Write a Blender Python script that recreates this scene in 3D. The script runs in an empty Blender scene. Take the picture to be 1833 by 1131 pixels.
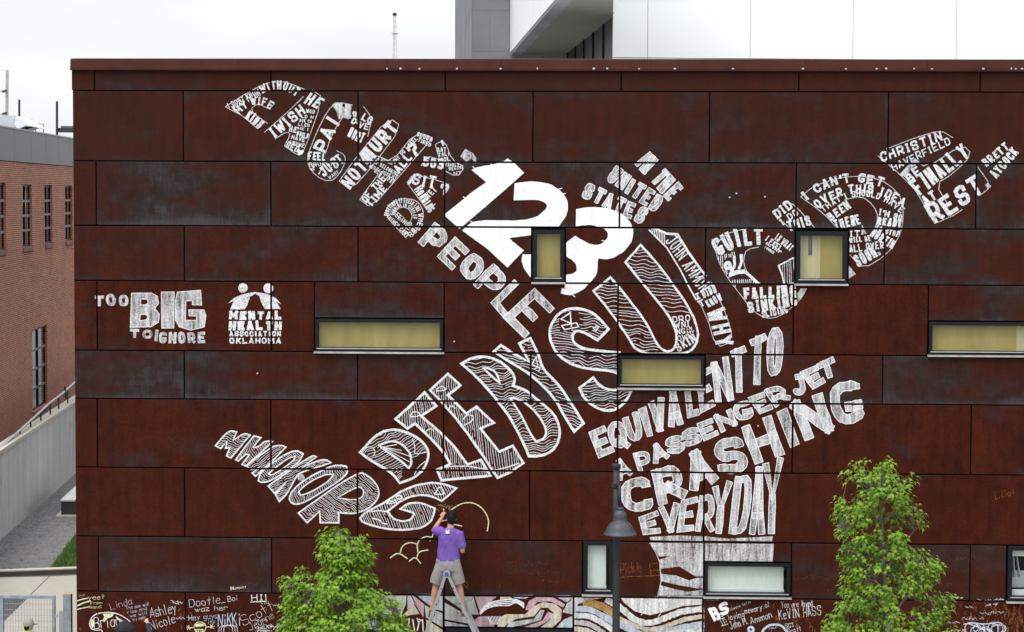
import bpy, bmesh, math, random
from mathutils import Vector, Matrix, noise
from mathutils.geometry import tessellate_polygon
random.seed(11)
SC = bpy.context.scene
COL = SC.collection
rad = math.radians

# ------------------------------------------------------------------ camera
PW, PH, FPX = 1833.0, 1131.0, 3900.0           # photograph size and focal length in its pixels
YAW, TILT, ROLL = rad(-2.295), rad(3.2166), rad(0.2103)
CAM = Vector((0.0, -38.0, 9.0))
_f = Vector((math.sin(YAW)*math.cos(TILT), math.cos(YAW)*math.cos(TILT), -math.sin(TILT)))
_r = Vector((math.cos(YAW), -math.sin(YAW), 0.0))
_u = _r.cross(_f)
CR = _r*math.cos(ROLL) + _u*math.sin(ROLL)
CU = _u*math.cos(ROLL) - _r*math.sin(ROLL)
cam_d = bpy.data.cameras.new('camera')
cam = bpy.data.objects.new('camera', cam_d); COL.objects.link(cam)
cam_d.sensor_fit = 'HORIZONTAL'; cam_d.sensor_width = 36.0
cam_d.lens = FPX*36.0/PW
cam_d.clip_start = 0.5; cam_d.clip_end = 3000
M3 = Matrix((CR, CU, -_f)).transposed().to_4x4()
M3.translation = CAM
cam.matrix_world = M3
SC.camera = cam

# ------------------------------------------------------------------ sky, sun, exposure
SUN_EL, SUN_AZ = rad(58), rad(215)              # behind the camera, a little to its left
wd = bpy.data.worlds.new('World'); SC.world = wd; wd.use_nodes = True
nt = wd.node_tree; nt.nodes.clear()
n_out = nt.nodes.new('ShaderNodeOutputWorld'); n_bg = nt.nodes.new('ShaderNodeBackground')
n_sky = nt.nodes.new('ShaderNodeTexSky'); n_sky.sky_type = 'NISHITA'; n_sky.sun_disc = False
n_sky.sun_elevation = SUN_EL; n_sky.sun_rotation = SUN_AZ; n_sky.air_density = 1.0; n_sky.dust_density = 4.0
n_sc = nt.nodes.new('ShaderNodeMixRGB'); n_sc.blend_type = 'MULTIPLY'; n_sc.inputs[0].default_value = 1.0
n_sc.inputs[2].default_value = (0.9, 0.9, 0.9, 1)
n_tc = nt.nodes.new('ShaderNodeTexCoord'); n_map = nt.nodes.new('ShaderNodeMapping')
n_map.inputs['Scale'].default_value = (1.0, 1.0, 3.0)
n_no = nt.nodes.new('ShaderNodeTexNoise'); n_no.inputs['Scale'].default_value = 3.5; n_no.inputs['Detail'].default_value = 5
n_rp = nt.nodes.new('ShaderNodeValToRGB')
n_rp.color_ramp.elements[0].position = 0.3; n_rp.color_ramp.elements[0].color = (0.79, 0.825, 0.87, 1)
n_rp.color_ramp.elements[1].position = 0.7; n_rp.color_ramp.elements[1].color = (1.06, 1.06, 1.06, 1)
n_mx = nt.nodes.new('ShaderNodeMixRGB'); n_mx.inputs[0].default_value = 0.93   # thick overcast over the clear sky
# standard overcast sky: brightness grows as (1 + 2 sin elevation) / 3 towards the zenith
n_sep = nt.nodes.new('ShaderNodeSeparateXYZ'); n_ma = nt.nodes.new('ShaderNodeMath'); n_ma.operation = 'MULTIPLY_ADD'
n_ma.inputs[1].default_value = 13.0; n_ma.inputs[2].default_value = 7.6
n_mx0 = nt.nodes.new('ShaderNodeMath'); n_mx0.operation = 'MAXIMUM'; n_mx0.inputs[1].default_value = 0.0
n_oc = nt.nodes.new('ShaderNodeMixRGB'); n_oc.blend_type = 'MULTIPLY'; n_oc.inputs[0].default_value = 1.0
L = nt.links.new
L(n_tc.outputs['Generated'], n_map.inputs['Vector']); L(n_map.outputs[0], n_no.inputs['Vector'])
L(n_tc.outputs['Generated'], n_sep.inputs[0]); L(n_sep.outputs[2], n_mx0.inputs[0]); L(n_mx0.outputs[0], n_ma.inputs[0])
L(n_no.outputs['Fac'], n_rp.inputs[0]); L(n_rp.outputs[0], n_oc.inputs[1]); L(n_ma.outputs[0], n_oc.inputs[2]); L(n_sky.outputs[0], n_sc.inputs[1])
L(n_sc.outputs[0], n_mx.inputs[1]); L(n_oc.outputs[0], n_mx.inputs[2])
L(n_mx.outputs[0], n_bg.inputs[0]); n_bg.inputs[1].default_value = 0.1
L(n_bg.outputs[0], n_out.inputs[0])
sun_d = bpy.data.lights.new('sun', 'SUN'); sun_d.energy = 1.5; sun_d.angle = rad(25); sun_d.color = (1.0, 0.97, 0.93)
sun = bpy.data.objects.new('sun', sun_d); COL.objects.link(sun)
sdir = Vector((math.sin(SUN_AZ)*math.cos(SUN_EL), math.cos(SUN_AZ)*math.cos(SUN_EL), math.sin(SUN_EL)))
sun.rotation_euler = sdir.to_track_quat('Z', 'Y').to_euler()
sun.location = (0, -20, 40)
SC.view_settings.view_transform = 'Standard'; SC.view_settings.look = 'None'
SC.view_settings.exposure = 0.35; SC.view_settings.gamma = 1.0; SC.view_settings.use_curve_mapping = False

# ------------------------------------------------------------------ pixel rays -> points on real planes
def ray(px, py): return _f*FPX + CR*(px-PW/2) - CU*(py-PH/2)
def onY(px, py, Y=0.0):
    d = ray(px, py); return CAM + d*((Y-CAM.y)/d.y)
def onZ(px, py, Z=0.0):
    d = ray(px, py); return CAM + d*((Z-CAM.z)/d.z)
_v = ray(700, 343); ED = Vector((_v.x, _v.y, 0)).normalized(); EU = Vector((ED.y, -ED.x, 0))
def B(u, d, z): return Vector((CAM.x, CAM.y, 0)) + EU*u + ED*d + Vector((0, 0, z))   # grid of the neighbouring buildings
def onU(px, py, u):            # -> (d, z) on the plane u = const of that grid
    r = ray(px, py); t = u/r.dot(EU); return r.dot(ED)*t, CAM.z + r.z*t
def onD(px, py, d):            # -> (u, z) on the plane d = const
    r = ray(px, py); t = d/r.dot(ED); return r.dot(EU)*t, CAM.z + r.z*t

# ------------------------------------------------------------------ objects
def link(o, parent=None):
    COL.objects.link(o)
    if parent: o.parent = parent
    return o
def tag(o, label=None, cat=None, group=None, kind=None):
    if label: o['label'] = label
    if cat: o['category'] = cat
    if group: o['group'] = group
    if kind: o['kind'] = kind
    return o
def thing(name, label, cat, loc=(0, 0, 0), group=None):
    e = bpy.data.objects.new(name, None); e.empty_display_size = 0.2
    e.location = loc; link(e); tag(e, label, cat, group); return e
def mesh_obj(name, verts, faces, mat, parent=None, smooth=False):
    me = bpy.data.meshes.new(name); me.from_pydata([tuple(v) for v in verts], [], faces)
    me.materials.append(mat)
    if smooth: me.polygons.foreach_set('use_smooth', [True]*len(me.polygons))
    me.update(); o = bpy.data.objects.new(name, me); link(o)
    if parent:
        o.parent = parent; o.matrix_parent_inverse = Matrix.Translation(-parent_world(parent))
    return o
def parent_world(p):   # parts are built in world space, so only an Empty shifts its children
    return p.location if p.type == 'EMPTY' else Vector((0, 0, 0))
class MB:
    """collects shapes in world space, then links them as ONE mesh object"""
    def __init__(s): s.v = []; s.f = []
    def add(s, vs, fs):
        k = len(s.v); s.v += [Vector(v) for v in vs]; s.f += [tuple(i+k for i in f) for f in fs]; return s
    def hexa(s, a):   # 8 corners: bottom 4 (ccw from above) then top 4
        return s.add(a, [(3,2,1,0),(4,5,6,7),(0,1,5,4),(1,2,6,5),(2,3,7,6),(3,0,4,7)])
    def box(s, x0, x1, y0, y1, z0, z1):
        return s.hexa([(x0,y0,z0),(x1,y0,z0),(x1,y1,z0),(x0,y1,z0),(x0,y0,z1),(x1,y0,z1),(x1,y1,z1),(x0,y1,z1)])
    def gbox(s, u0, u1, d0, d1, z0, z1):
        return s.hexa([B(u0,d0,z0),B(u1,d0,z0),B(u1,d1,z0),B(u0,d1,z0),B(u0,d0,z1),B(u1,d0,z1),B(u1,d1,z1),B(u0,d1,z1)])
    def bbox(s, x0, x1, y0, y1, z0, z1, b):   # box with chamfered front (low y) edges
        return s.add([(x0,y0+b,z0),(x1,y0+b,z0),(x1,y0+b,z1),(x0,y0+b,z1),
                      (x0+b,y0,z0+b),(x1-b,y0,z0+b),(x1-b,y0,z1-b),(x0+b,y0,z1-b),
                      (x0,y1,z0),(x1,y1,z0),(x1,y1,z1),(x0,y1,z1)],
                     [(4,5,6,7),(0,1,5,4),(1,2,6,5),(2,3,7,6),(3,0,4,7),(0,8,9,1),(1,9,10,2),(2,10,11,3),(3,11,8,0),(9,8,11,10)])
    def tube(s, pts, rs, n=8, cap=True):
        pts = [Vector(p) for p in pts]
        if not isinstance(rs, (list, tuple)): rs = [rs]*len(pts)
        k0 = len(s.v); ref = None
        for i, p in enumerate(pts):
            t = (pts[min(i+1, len(pts)-1)] - pts[max(i-1, 0)]).normalized()
            if ref is None:
                ref = Vector((0, 0, 1)) if abs(t.z) < 0.9 else Vector((1, 0, 0))
            a = t.cross(ref).normalized(); b = t.cross(a).normalized(); ref = -b if False else ref
            for j in range(n):
                q = 2*math.pi*j/n; s.v.append(p + (a*math.cos(q) + b*math.sin(q))*rs[i])
        for i in range(len(pts)-1):
            for j in range(n):
                j2 = (j+1) % n; s.f.append((k0+i*n+j, k0+i*n+j2, k0+(i+1)*n+j2, k0+(i+1)*n+j))
        if cap:
            s.f.append(tuple(k0+j for j in range(n))[::-1]); e = k0+(len(pts)-1)*n; s.f.append(tuple(e+j for j in range(n)))
        return s
    def lathe(s, c, prof, n=24):    # prof: (radius, z)
        k0 = len(s.v); c = Vector(c)
        for r, z in prof:
            for j in range(n):
                q = 2*math.pi*j/n; s.v.append(c + Vector((r*math.cos(q), r*math.sin(q), z)))
        for i in range(len(prof)-1):
            for j in range(n):
                j2 = (j+1) % n; s.f.append((k0+i*n+j, k0+i*n+j2, k0+(i+1)*n+j2, k0+(i+1)*n+j))
        return s
    def prism(s, pts, off):         # planar polygon (world) pushed along off
        n = len(pts); off = Vector(off)
        k = len(s.v); s.v += [Vector(p) for p in pts] + [Vector(p)+off for p in pts]
        for t in tessellate_polygon([[Vector(p) for p in pts]]):
            s.f.append((k+t[0], k+t[1], k+t[2])); s.f.append((k+n+t[2], k+n+t[1], k+n+t[0]))
        for i in range(n): j = (i+1) % n; s.f.append((k+i, k+j, k+n+j, k+n+i))
        return s
    def build(s, name, mat, parent=None, smooth=False): return mesh_obj(name, s.v, s.f, mat, parent, smooth)

# ------------------------------------------------------------------ materials
def new_mat(name):
    m = bpy.data.materials.new(name); m.use_nodes = True
    t = m.node_tree; b = t.nodes['Principled BSDF']; return m, t, b
def noise_node(t, scale, detail=4, vec=None, stretch=None, rough=0.55, rot=None):
    n = t.nodes.new('ShaderNodeTexNoise'); n.inputs['Scale'].default_value = scale
    n.inputs['Detail'].default_value = detail; n.inputs['Roughness'].default_value = rough
    if vec is None:
        c = t.nodes.new('ShaderNodeTexCoord'); vec = c.outputs['Object']
    if stretch or rot:
        mp = t.nodes.new('ShaderNodeMapping')
        if stretch: mp.inputs['Scale'].default_value = stretch
        if rot: mp.inputs['Rotation'].default_value = rot
        t.links.new(vec, mp.inputs['Vector']); vec = mp.outputs[0]
    t.links.new(vec, n.inputs['Vector']); return n.outputs['Fac']
def ramp(t, src, stops):
    r = t.nodes.new('ShaderNodeValToRGB'); e = r.color_ramp.elements
    while len(e) < len(stops): e.new(0.5)
    for k, (p, c) in enumerate(stops):
        e[k].position = p; e[k].color = c if len(c) == 4 else (*c, 1)
    t.links.new(src, r.inputs[0]); return r.outputs[0]
def mixc(t, fac, a, b, mode='MIX'):
    m = t.nodes.new('ShaderNodeMixRGB'); m.blend_type = mode
    for k, v in ((0, fac), (1, a), (2, b)):
        if isinstance(v, (int, float)): m.inputs[k].default_value = v if k == 0 else (v, v, v, 1)
        elif isinstance(v, tuple): m.inputs[k].default_value = (*v, 1) if len(v) == 3 else v
        else: t.links.new(v, m.inputs[k])
    return m.outputs[0]
def mth(t, op, a, b=0.0, clamp=False):
    m = t.nodes.new('ShaderNodeMath'); m.operation = op; m.use_clamp = clamp
    for k, v in ((0, a), (1, b)):
        if isinstance(v, (int, float)): m.inputs[k].default_value = v
        else: t.links.new(v, m.inputs[k])
    return m.outputs[0]
def bump(t, b, h, strength=0.2, dist=0.01):
    n = t.nodes.new('ShaderNodeBump'); n.inputs['Strength'].default_value = strength; n.inputs['Distance'].default_value = dist
    t.links.new(h, n.inputs['Height']); t.links.new(n.outputs[0], b.inputs['Normal'])
def mat(name, col, rough=0.6, metal=0.0, var=0.15, scale=6.0, spec=0.5, bmp=0.0, detail=5):
    m, t, b = new_mat(name)
    f = noise_node(t, scale, detail)
    lo = tuple(max(0, c*(1-var)) for c in col); hi = tuple(min(1, c*(1+var)) for c in col)
    t.links.new(ramp(t, f, [(0.3, lo), (0.7, hi)]), b.inputs['Base Color'])
    b.inputs['Roughness'].default_value = rough; b.inputs['Metallic'].default_value = metal
    b.inputs['Specular IOR Level'].default_value = spec
    if bmp: bump(t, b, noise_node(t, scale*6, 4), bmp, 0.01)
    return m
def obj_attr(t, name):
    a = t.nodes.new('ShaderNodeAttribute'); a.attribute_type = 'OBJECT'; a.attribute_name = name; return a.outputs['Fac']

def rust_material():
    m, t, b = new_mat('weathering_steel')
    tc = t.nodes.new('ShaderNodeTexCoord'); oi = t.nodes.new('ShaderNodeObjectInfo')
    sh = t.nodes.new('ShaderNodeVectorMath'); sh.operation = 'ADD'
    cmb = t.nodes.new('ShaderNodeCombineXYZ')
    t.links.new(mth(t, 'MULTIPLY', oi.outputs['Random'], 90.0), cmb.inputs[0]); t.links.new(mth(t, 'MULTIPLY', oi.outputs['Random'], 37.0), cmb.inputs[2])
    t.links.new(tc.outputs['Object'], sh.inputs[0]); t.links.new(cmb.outputs[0], sh.inputs[1]); V = sh.outputs[0]
    pat, tone = obj_attr(t, 'patina'), obj_attr(t, 'tone')
    uv = t.nodes.new('ShaderNodeSeparateXYZ'); t.links.new(tc.outputs['UV'], uv.inputs[0])
    dv = mth(t, 'ABSOLUTE', mth(t, 'SUBTRACT', uv.outputs[1], 0.5)); du = mth(t, 'ABSOLUTE', mth(t, 'SUBTRACT', uv.outputs[0], 0.5))
    edge = mth(t, 'MAXIMUM', mth(t, 'POWER', mth(t, 'MULTIPLY', dv, 2.0), 7.0), mth(t, 'POWER', mth(t, 'MULTIPLY', du, 2.0), 16.0))
    low = mth(t, 'POWER', mth(t, 'SUBTRACT', 1.0, uv.outputs[1]), 9.0)
    # clean rust: two browns and fine vertical drawing marks
    n1 = noise_node(t, 1.1, 5, V, (1, 1, 0.6)); n2 = noise_node(t, 4, 6, V, (1.3, 1, 0.8)); n3 = noise_node(t, 40, 3, V, (1, 1, 0.7))
    base = ramp(t, n1, [(0.28, (0.027, 0.0060, 0.0037)), (0.5, (0.045, 0.0090, 0.0044)), (0.72, (0.074, 0.0145, 0.0052))])
    base = mixc(t, 0.55, base, ramp(t, n2, [(0.3, (0.026, 0.0062, 0.0041)), (0.65, (0.064, 0.0130, 0.0054))]))
    base = mixc(t, 0.6, base, ramp(t, n3, [(0.35, (0.62, 0.62, 0.64)), (0.65, (1.35, 1.3, 1.25))]), 'MULTIPLY')
    run = noise_node(t, 7, 5, V, (1.3, 1, 0.045), 0.6)      # run-off streaks down each sheet
    base = mixc(t, 0.5, base, ramp(t, run, [(0.32, (0.66, 0.64, 0.66)), (0.5, (1, 1, 1)), (0.7, (1.34, 1.25, 1.15))]), 'MULTIPLY')
    base = mixc(t, mth(t, 'MULTIPLY', tone, 0.8), base, (0.040, 0.0165, 0.0120))  # greyer wash by row; on the upper rows it paints in haze
    # grey blue mill scale: soft islands dragged sideways and down, palest along the sheet edges
    p1 = noise_node(t, 1.05, 4, V, (0.62, 1, 1.5), 0.55); p2 = noise_node(t, 5, 6, V, (1, 1, 0.9), 0.65)
    hz = noise_node(t, 24, 4, V, (0.10, 1, 1.6), 0.6); vt = noise_node(t, 24, 4, V, (1.5, 1, 0.10), 0.6)
    s = mth(t, 'ADD', p1, mth(t, 'MULTIPLY', mth(t, 'SUBTRACT', p2, 0.5), 0.20))
    s = mth(t, 'ADD', s, mth(t, 'MULTIPLY', mth(t, 'SUBTRACT', hz, 0.5), 0.20))
    s = mth(t, 'ADD', s, mth(t, 'MULTIPLY', mth(t, 'SUBTRACT', vt, 0.5), 0.16))
    s = mth(t, 'ADD', s, mth(t, 'MULTIPLY', mth(t, 'MULTIPLY', edge, pat), 0.20))
    s = mth(t, 'ADD', s, mth(t, 'MULTIPLY', mth(t, 'MULTIPLY', low, pat), 0.30))
    s = mth(t, 'ADD', s, mth(t, 'MULTIPLY', mth(t, 'SUBTRACT', pat, 0.5), 0.34))
    r = t.nodes.new('ShaderNodeMapRange'); r.inputs['From Min'].default_value = 0.47; r.inputs['From Max'].default_value = 0.66
    t.links.new(s, r.inputs['Value'])
    fac = mth(t, 'MULTIPLY', r.outputs[0], 0.70)
    r2 = t.nodes.new('ShaderNodeMapRange'); r2.inputs['From Min'].default_value = 0.66; r2.inputs['From Max'].default_value = 0.92
    t.links.new(mth(t, 'ADD', s, mth(t, 'MULTIPLY', mth(t, 'SUBTRACT', vt, 0.5), 0.3)), r2.inputs['Value'])
    grey = mixc(t, r2.outputs[0], ramp(t, p2, [(0.35, (0.0205, 0.0165, 0.0155)), (0.6, (0.0315, 0.0300, 0.0310))]), (0.064, 0.070, 0.080))
    col = mixc(t, fac, base, grey)
    t.links.new(col, b.inputs['Base Color'])
    b.inputs['Roughness'].default_value = 0.66; b.inputs['Specular IOR Level'].default_value = 0.06
    bump(t, b, noise_node(t, 3, 6, V), 0.12, 0.02)
    return m

def chalk(name, col, lo, hi, grain=34.0, streak=None, rot=0.0):
    """chalk rubbed on steel: bare steel shows through wherever the stick skipped"""
    m, t, b = new_mat(name)
    out = t.nodes['Material Output']
    g = noise_node(t, grain, 4, rough=0.7)
    if streak:
        s = noise_node(t, streak, 5, stretch=(1.0, 1, 0.09), rot=(0, rot, 0), rough=0.65)
        g = mth(t, 'ADD', mth(t, 'MULTIPLY', g, 0.4), mth(t, 'MULTIPLY', s, 0.6))
    big = noise_node(t, 2.3, 3)
    g = mth(t, 'ADD', g, mth(t, 'MULTIPLY', mth(t, 'SUBTRACT', big, 0.5), 0.22))
    r = t.nodes.new('ShaderNodeMapRange'); r.inputs['From Min'].default_value = 0.34; r.inputs['From Max'].default_value = 0.60
    r.inputs['To Min'].default_value = lo; r.inputs['To Max'].default_value = hi
    t.links.new(g, r.inputs['Value'])
    tr = t.nodes.new('ShaderNodeBsdfTransparent'); mx = t.nodes.new('ShaderNodeMixShader')
    b.inputs['Base Color'].default_value = (*col, 1); b.inputs['Roughness'].default_value = 0.95; b.inputs['Specular IOR Level'].default_value = 0.1
    t.links.new(r.outputs[0], mx.inputs[0]); t.links.new(tr.outputs[0], mx.inputs[1]); t.links.new(b.outputs[0], mx.inputs[2])
    t.links.new(mx.outputs[0], out.inputs['Surface'])
    return m

M = {}
M['rust'] = rust_material()
M['coping'] = mat('coping_steel', (0.054, 0.0150, 0.0105), 0.55, 0.0, 0.2, 3.0, 0.12, 0.05)
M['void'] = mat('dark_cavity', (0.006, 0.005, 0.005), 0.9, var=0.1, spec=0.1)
M['frame'] = mat('anodised_frame', (0.0085, 0.009, 0.012), 0.45, 0.0, 0.15, 8, 0.22)
M['bead'] = mat('aluminium_bead', (0.55, 0.55, 0.57), 0.35, 0.6, 0.1, 12)
M['sill'] = mat('galvanised_sill', (0.48, 0.46, 0.43), 0.45, 0.35, 0.25, 5)
def glass_material(name, tint, refl):
    m, t, b = new_mat(name); out = t.nodes['Material Output']
    lw = t.nodes.new('ShaderNodeLayerWeight'); lw.inputs['Blend'].default_value = 0.5
    fr = mth(t, 'ADD', mth(t, 'POWER', lw.outputs['Facing'], 4.0), 0.045)      # two faces of one pane reflect alike
    gl = t.nodes.new('ShaderNodeBsdfGlossy'); gl.inputs['Roughness'].default_value = 0.03
    tr = t.nodes.new('ShaderNodeBsdfTransparent'); tr.inputs[0].default_value = (*tint, 1)
    wob = noise_node(t, 1.4, 2); bn = t.nodes.new('ShaderNodeBump'); bn.inputs['Strength'].default_value = 0.12; bn.inputs['Distance'].default_value = 0.02
    t.links.new(wob, bn.inputs['Height']); t.links.new(bn.outputs[0], gl.inputs['Normal'])
    mx = t.nodes.new('ShaderNodeMixShader'); t.links.new(mth(t, 'MULTIPLY', fr, refl, True), mx.inputs[0])
    t.links.new(tr.outputs[0], mx.inputs[1]); t.links.new(gl.outputs[0], mx.inputs[2]); t.links.new(mx.outputs[0], out.inputs['Surface'])
    return m
M['glass'] = glass_material('window_glass', (0.97, 0.985, 0.975), 0.6)
M['glass_dark'] = glass_material('dark_window_glass', (0.5, 0.54, 0.54), 2.2)
def blind_material(name, c1, c2, sx, bmp=0.3):
    m, t, b = new_mat(name)
    f = noise_node(t, 1.6, 4, stretch=(sx, 1, 0.35)); f2 = noise_node(t, 22, 3, stretch=(1, 1, 0.15))
    c = ramp(t, f, [(0.3, c1), (0.7, c2)]); c = mixc(t, 0.25, c, ramp(t, f2, [(0.3, (0.75, 0.75, 0.75)), (0.7, (1.15, 1.15, 1.15))]), 'MULTIPLY')
    t.links.new(c, b.inputs['Base Color']); b.inputs['Roughness'].default_value = 0.85
    bump(t, b, f, bmp, 0.03); return m
M['blind_tan'] = blind_material('tan_window_paper', (0.34, 0.25, 0.062), (0.43, 0.335, 0.100), 2.0)
M['blind_pale'] = blind_material('bleached_window_paper', (0.47, 0.41, 0.22), (0.58, 0.52, 0.31), 3.0)
M['blind_mint'] = blind_material('pale_green_roller_blind', (0.72, 0.80, 0.75), (0.82, 0.88, 0.83), 1.2, 0.1)
M['tint_glass'] = mat('tinted_glazing', (0.035, 0.040, 0.046), 0.3, 0, 0.2, 0.8, 0.06)
M['white_panel'] = mat('white_composite_panel', (0.80, 0.82, 0.82), 0.35, 0.0, 0.02, 0.6, 0.4)
M['white_trim'] = mat('white_trim', (0.72, 0.75, 0.76), 0.45, 0.0, 0.03, 1.0)
M['concrete_dark'] = mat('grey_concrete_panel', (0.185, 0.195, 0.205), 0.8, 0.0, 0.22, 0.5, 0.3, 0.1, 7)
M['soffit'] = mat('grey_soffit', (0.15, 0.15, 0.125), 0.8, 0.0, 0.05, 1.5)
M['parapet'] = mat('grey_metal_panel', (0.100, 0.108, 0.122), 0.42, 0.2, 0.08, 1.2)
M['flash'] = mat('pale_flashing', (0.34, 0.36, 0.39), 0.4, 0.3, 0.08, 2)
M['unit'] = mat('rooftop_sheet_metal', (0.50, 0.52, 0.55), 0.45, 0.2, 0.08, 2)
M['pole_wood'] = mat('weathered_pole', (0.42, 0.41, 0.38), 0.9, 0, 0.15, 4)
M['tower'] = mat('lattice_steel_far', (0.50, 0.52, 0.56), 0.7, 0, 0.1, 4)
M['steel_dark'] = mat('dark_painted_steel', (0.022, 0.024, 0.034), 0.5, 0, 0.15, 3)
def concrete(name, c, var, scale, streak=False):
    m, t, b = new_mat(name)
    f = noise_node(t, scale, 8, rough=0.65); g = noise_node(t, scale*14, 4)
    a = ramp(t, f, [(0.28, tuple(x*(1-var) for x in c)), (0.72, tuple(x*(1+var*0.6) for x in c))])
    a = mixc(t, 0.35, a, ramp(t, g, [(0.3, (0.75, 0.75, 0.75)), (0.7, (1.15, 1.15, 1.15))]), 'MULTIPLY')
    if streak:
        s = noise_node(t, 2.2, 5, stretch=(1, 1, 0.06)); a = mixc(t, 0.5, a, ramp(t, s, [(0.35, (0.74, 0.74, 0.74)), (0.6, (1.08, 1.08, 1.08))]), 'MULTIPLY')
        s2 = noise_node(t, 1.1, 7, rough=0.7); a = mixc(t, ramp(t, s2, [(0.6, (0, 0, 0)), (0.75, (0.45, 0.45, 0.45))]), a, (0.12, 0.115, 0.105))
    t.links.new(a, b.inputs['Base Color']); b.inputs['Roughness'].default_value = 0.88; bump(t, b, g, 0.15, 0.01); return m
M['concrete'] = concrete('board_marked_concrete', (0.50, 0.505, 0.49), 0.13, 0.9, True)
M['concrete_cap'] = concrete('pale_concrete_cap', (0.50, 0.47, 0.41), 0.1, 1.5)
M['walk'] = concrete('broom_finished_concrete', (0.40, 0.375, 0.325), 0.13, 0.7)
M['membrane'] = mat('white_roof_membrane', (0.62, 0.62, 0.60), 0.7, 0, 0.1, 1)
M['asphalt'] = concrete('asphalt', (0.075, 0.077, 0.08), 0.2, 2.0)
M['pave'] = concrete('sidewalk_concrete', (0.30, 0.285, 0.26), 0.15, 0.8)
M['kerb_dark'] = concrete('brown_kerb_face', (0.085, 0.06, 0.052), 0.2, 2)
M['gravel'] = concrete('grey_gravel_bed', (0.15, 0.137, 0.14), 0.3, 6.0)
M['gravel_stone'] = mat('gravel_chips', (0.20, 0.205, 0.21), 0.85, 0, 0.5, 3)
M['grass'] = mat('lawn_soil', (0.05, 0.085, 0.02), 0.95, 0, 0.35, 6)
M['blade'] = mat('grass_blades', (0.085, 0.16, 0.03), 0.8, 0, 0.35, 3)
def brick_material():
    m, t, b = new_mat('red_brickwork'); tc = t.nodes.new('ShaderNodeTexCoord')
    bt = t.nodes.new('ShaderNodeTexBrick'); t.links.new(tc.outputs['UV'], bt.inputs['Vector'])
    bt.inputs['Scale'].default_value = 1.0; bt.inputs['Brick Width'].default_value = 0.203; bt.inputs['Row Height'].default_value = 0.0677
    bt.inputs['Mortar Size'].default_value = 0.0085; bt.inputs['Mortar Smooth'].default_value = 0.2; bt.inputs['Bias'].default_value = -0.15
    bt.inputs['Color1'].default_value = (0.45, 0.112, 0.052, 1); bt.inputs['Color2'].default_value = (0.185, 0.055, 0.034, 1)
    bt.inputs['Mortar'].default_value = (0.50, 0.39, 0.28, 1)
    mo = noise_node(t, 0.7, 6, tc.outputs['UV'])
    c = mixc(t, 0.6, bt.outputs['Color'], ramp(t, mo, [(0.3, (0.8, 0.78, 0.76)), (0.7, (1.15, 1.15, 1.15))]), 'MULTIPLY')
    t.links.new(c, b.inputs['Base Color']); b.inputs['Roughness'].default_value = 0.9
    inv = mth(t, 'SUBTRACT', 1.0, bt.outputs['Fac']); bump(t, b, inv, 0.6, 0.008); return m
M['brick'] = brick_material()
M['brick_sill'] = mat('cast_stone_sill', (0.22, 0.12, 0.095), 0.9, 0, 0.15, 3)
M['lamp'] = mat('charcoal_lamp_enamel', (0.040, 0.044, 0.055), 0.5, 0, 0.12, 5, 0.5)
M['lamp_pole'] = mat('black_lamp_pole', (0.017, 0.018, 0.022), 0.55, 0, 0.15, 5, 0.4)
M['alu'] = mat('ladder_aluminium', (0.33, 0.335, 0.34), 0.55, 0.15, 0.1, 9)
M['blue_plastic'] = mat('blue_hinge_plastic', (0.05, 0.09, 0.38), 0.4, 0, 0.05, 5)
M['galv'] = mat('galvanised_steel', (0.27, 0.31, 0.36), 0.5, 0.25, 0.22, 9)
M['rusty_top'] = mat('rusty_post_cap', (0.42, 0.22, 0.07), 0.9, 0, 0.3, 9)
M['slat'] = mat('bleached_bench_slat', (0.50, 0.51, 0.52), 0.6, 0, 0.1, 4)
M['bench'] = mat('bench_charcoal', (0.024, 0.025, 0.028), 0.6, 0, 0.15, 4)
M['skin'] = mat('skin', (0.47, 0.245, 0.165), 0.55, 0, 0.06, 9, 0.4)
M['skin_pale'] = mat('pale_skin', (0.60, 0.36, 0.28), 0.55, 0, 0.05, 9, 0.4)
M['hair'] = mat('black_hair', (0.006, 0.005, 0.005), 0.55, 0, 0.5, 60, 0.2, 0.6)
M['shirt'] = mat('purple_cotton', (0.165, 0.088, 0.36), 0.9, 0, 0.10, 14, 0.2, 0.12)
M['shorts'] = mat('grey_cotton_shorts', (0.265, 0.26, 0.25), 0.9, 0, 0.08, 14, 0.2, 0.12)
M['sandal'] = mat('brown_leather', (0.14, 0.055, 0.03), 0.6, 0, 0.15, 9)
M['print'] = mat('white_shirt_print', (0.75, 0.75, 0.72), 0.9, 0, 0.04, 9)
M['navy'] = mat('navy_sweatshirt', (0.018, 0.02, 0.055), 0.9, 0, 0.15, 9)
M['jeans'] = mat('denim', (0.05, 0.075, 0.13), 0.9, 0, 0.15, 9)
M['lime'] = mat('lime_safety_vest', (0.30, 0.62, 0.03), 0.7, 0, 0.08, 9)
M['lime_y'] = mat('yellow_reflective_tape', (0.75, 0.62, 0.02), 0.5, 0, 0.05, 9)
M['hat'] = mat('black_ribbed_hat', (0.016, 0.018, 0.018), 0.85, 0, 0.3, 20, 0.3, 0.4)
M['cap'] = mat('khaki_cap', (0.27, 0.25, 0.21), 0.85, 0, 0.1, 9)
M['bark'] = mat('grey_bark', (0.15, 0.125, 0.105), 0.95, 0, 0.3, 14, 0.2, 0.3)
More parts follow.
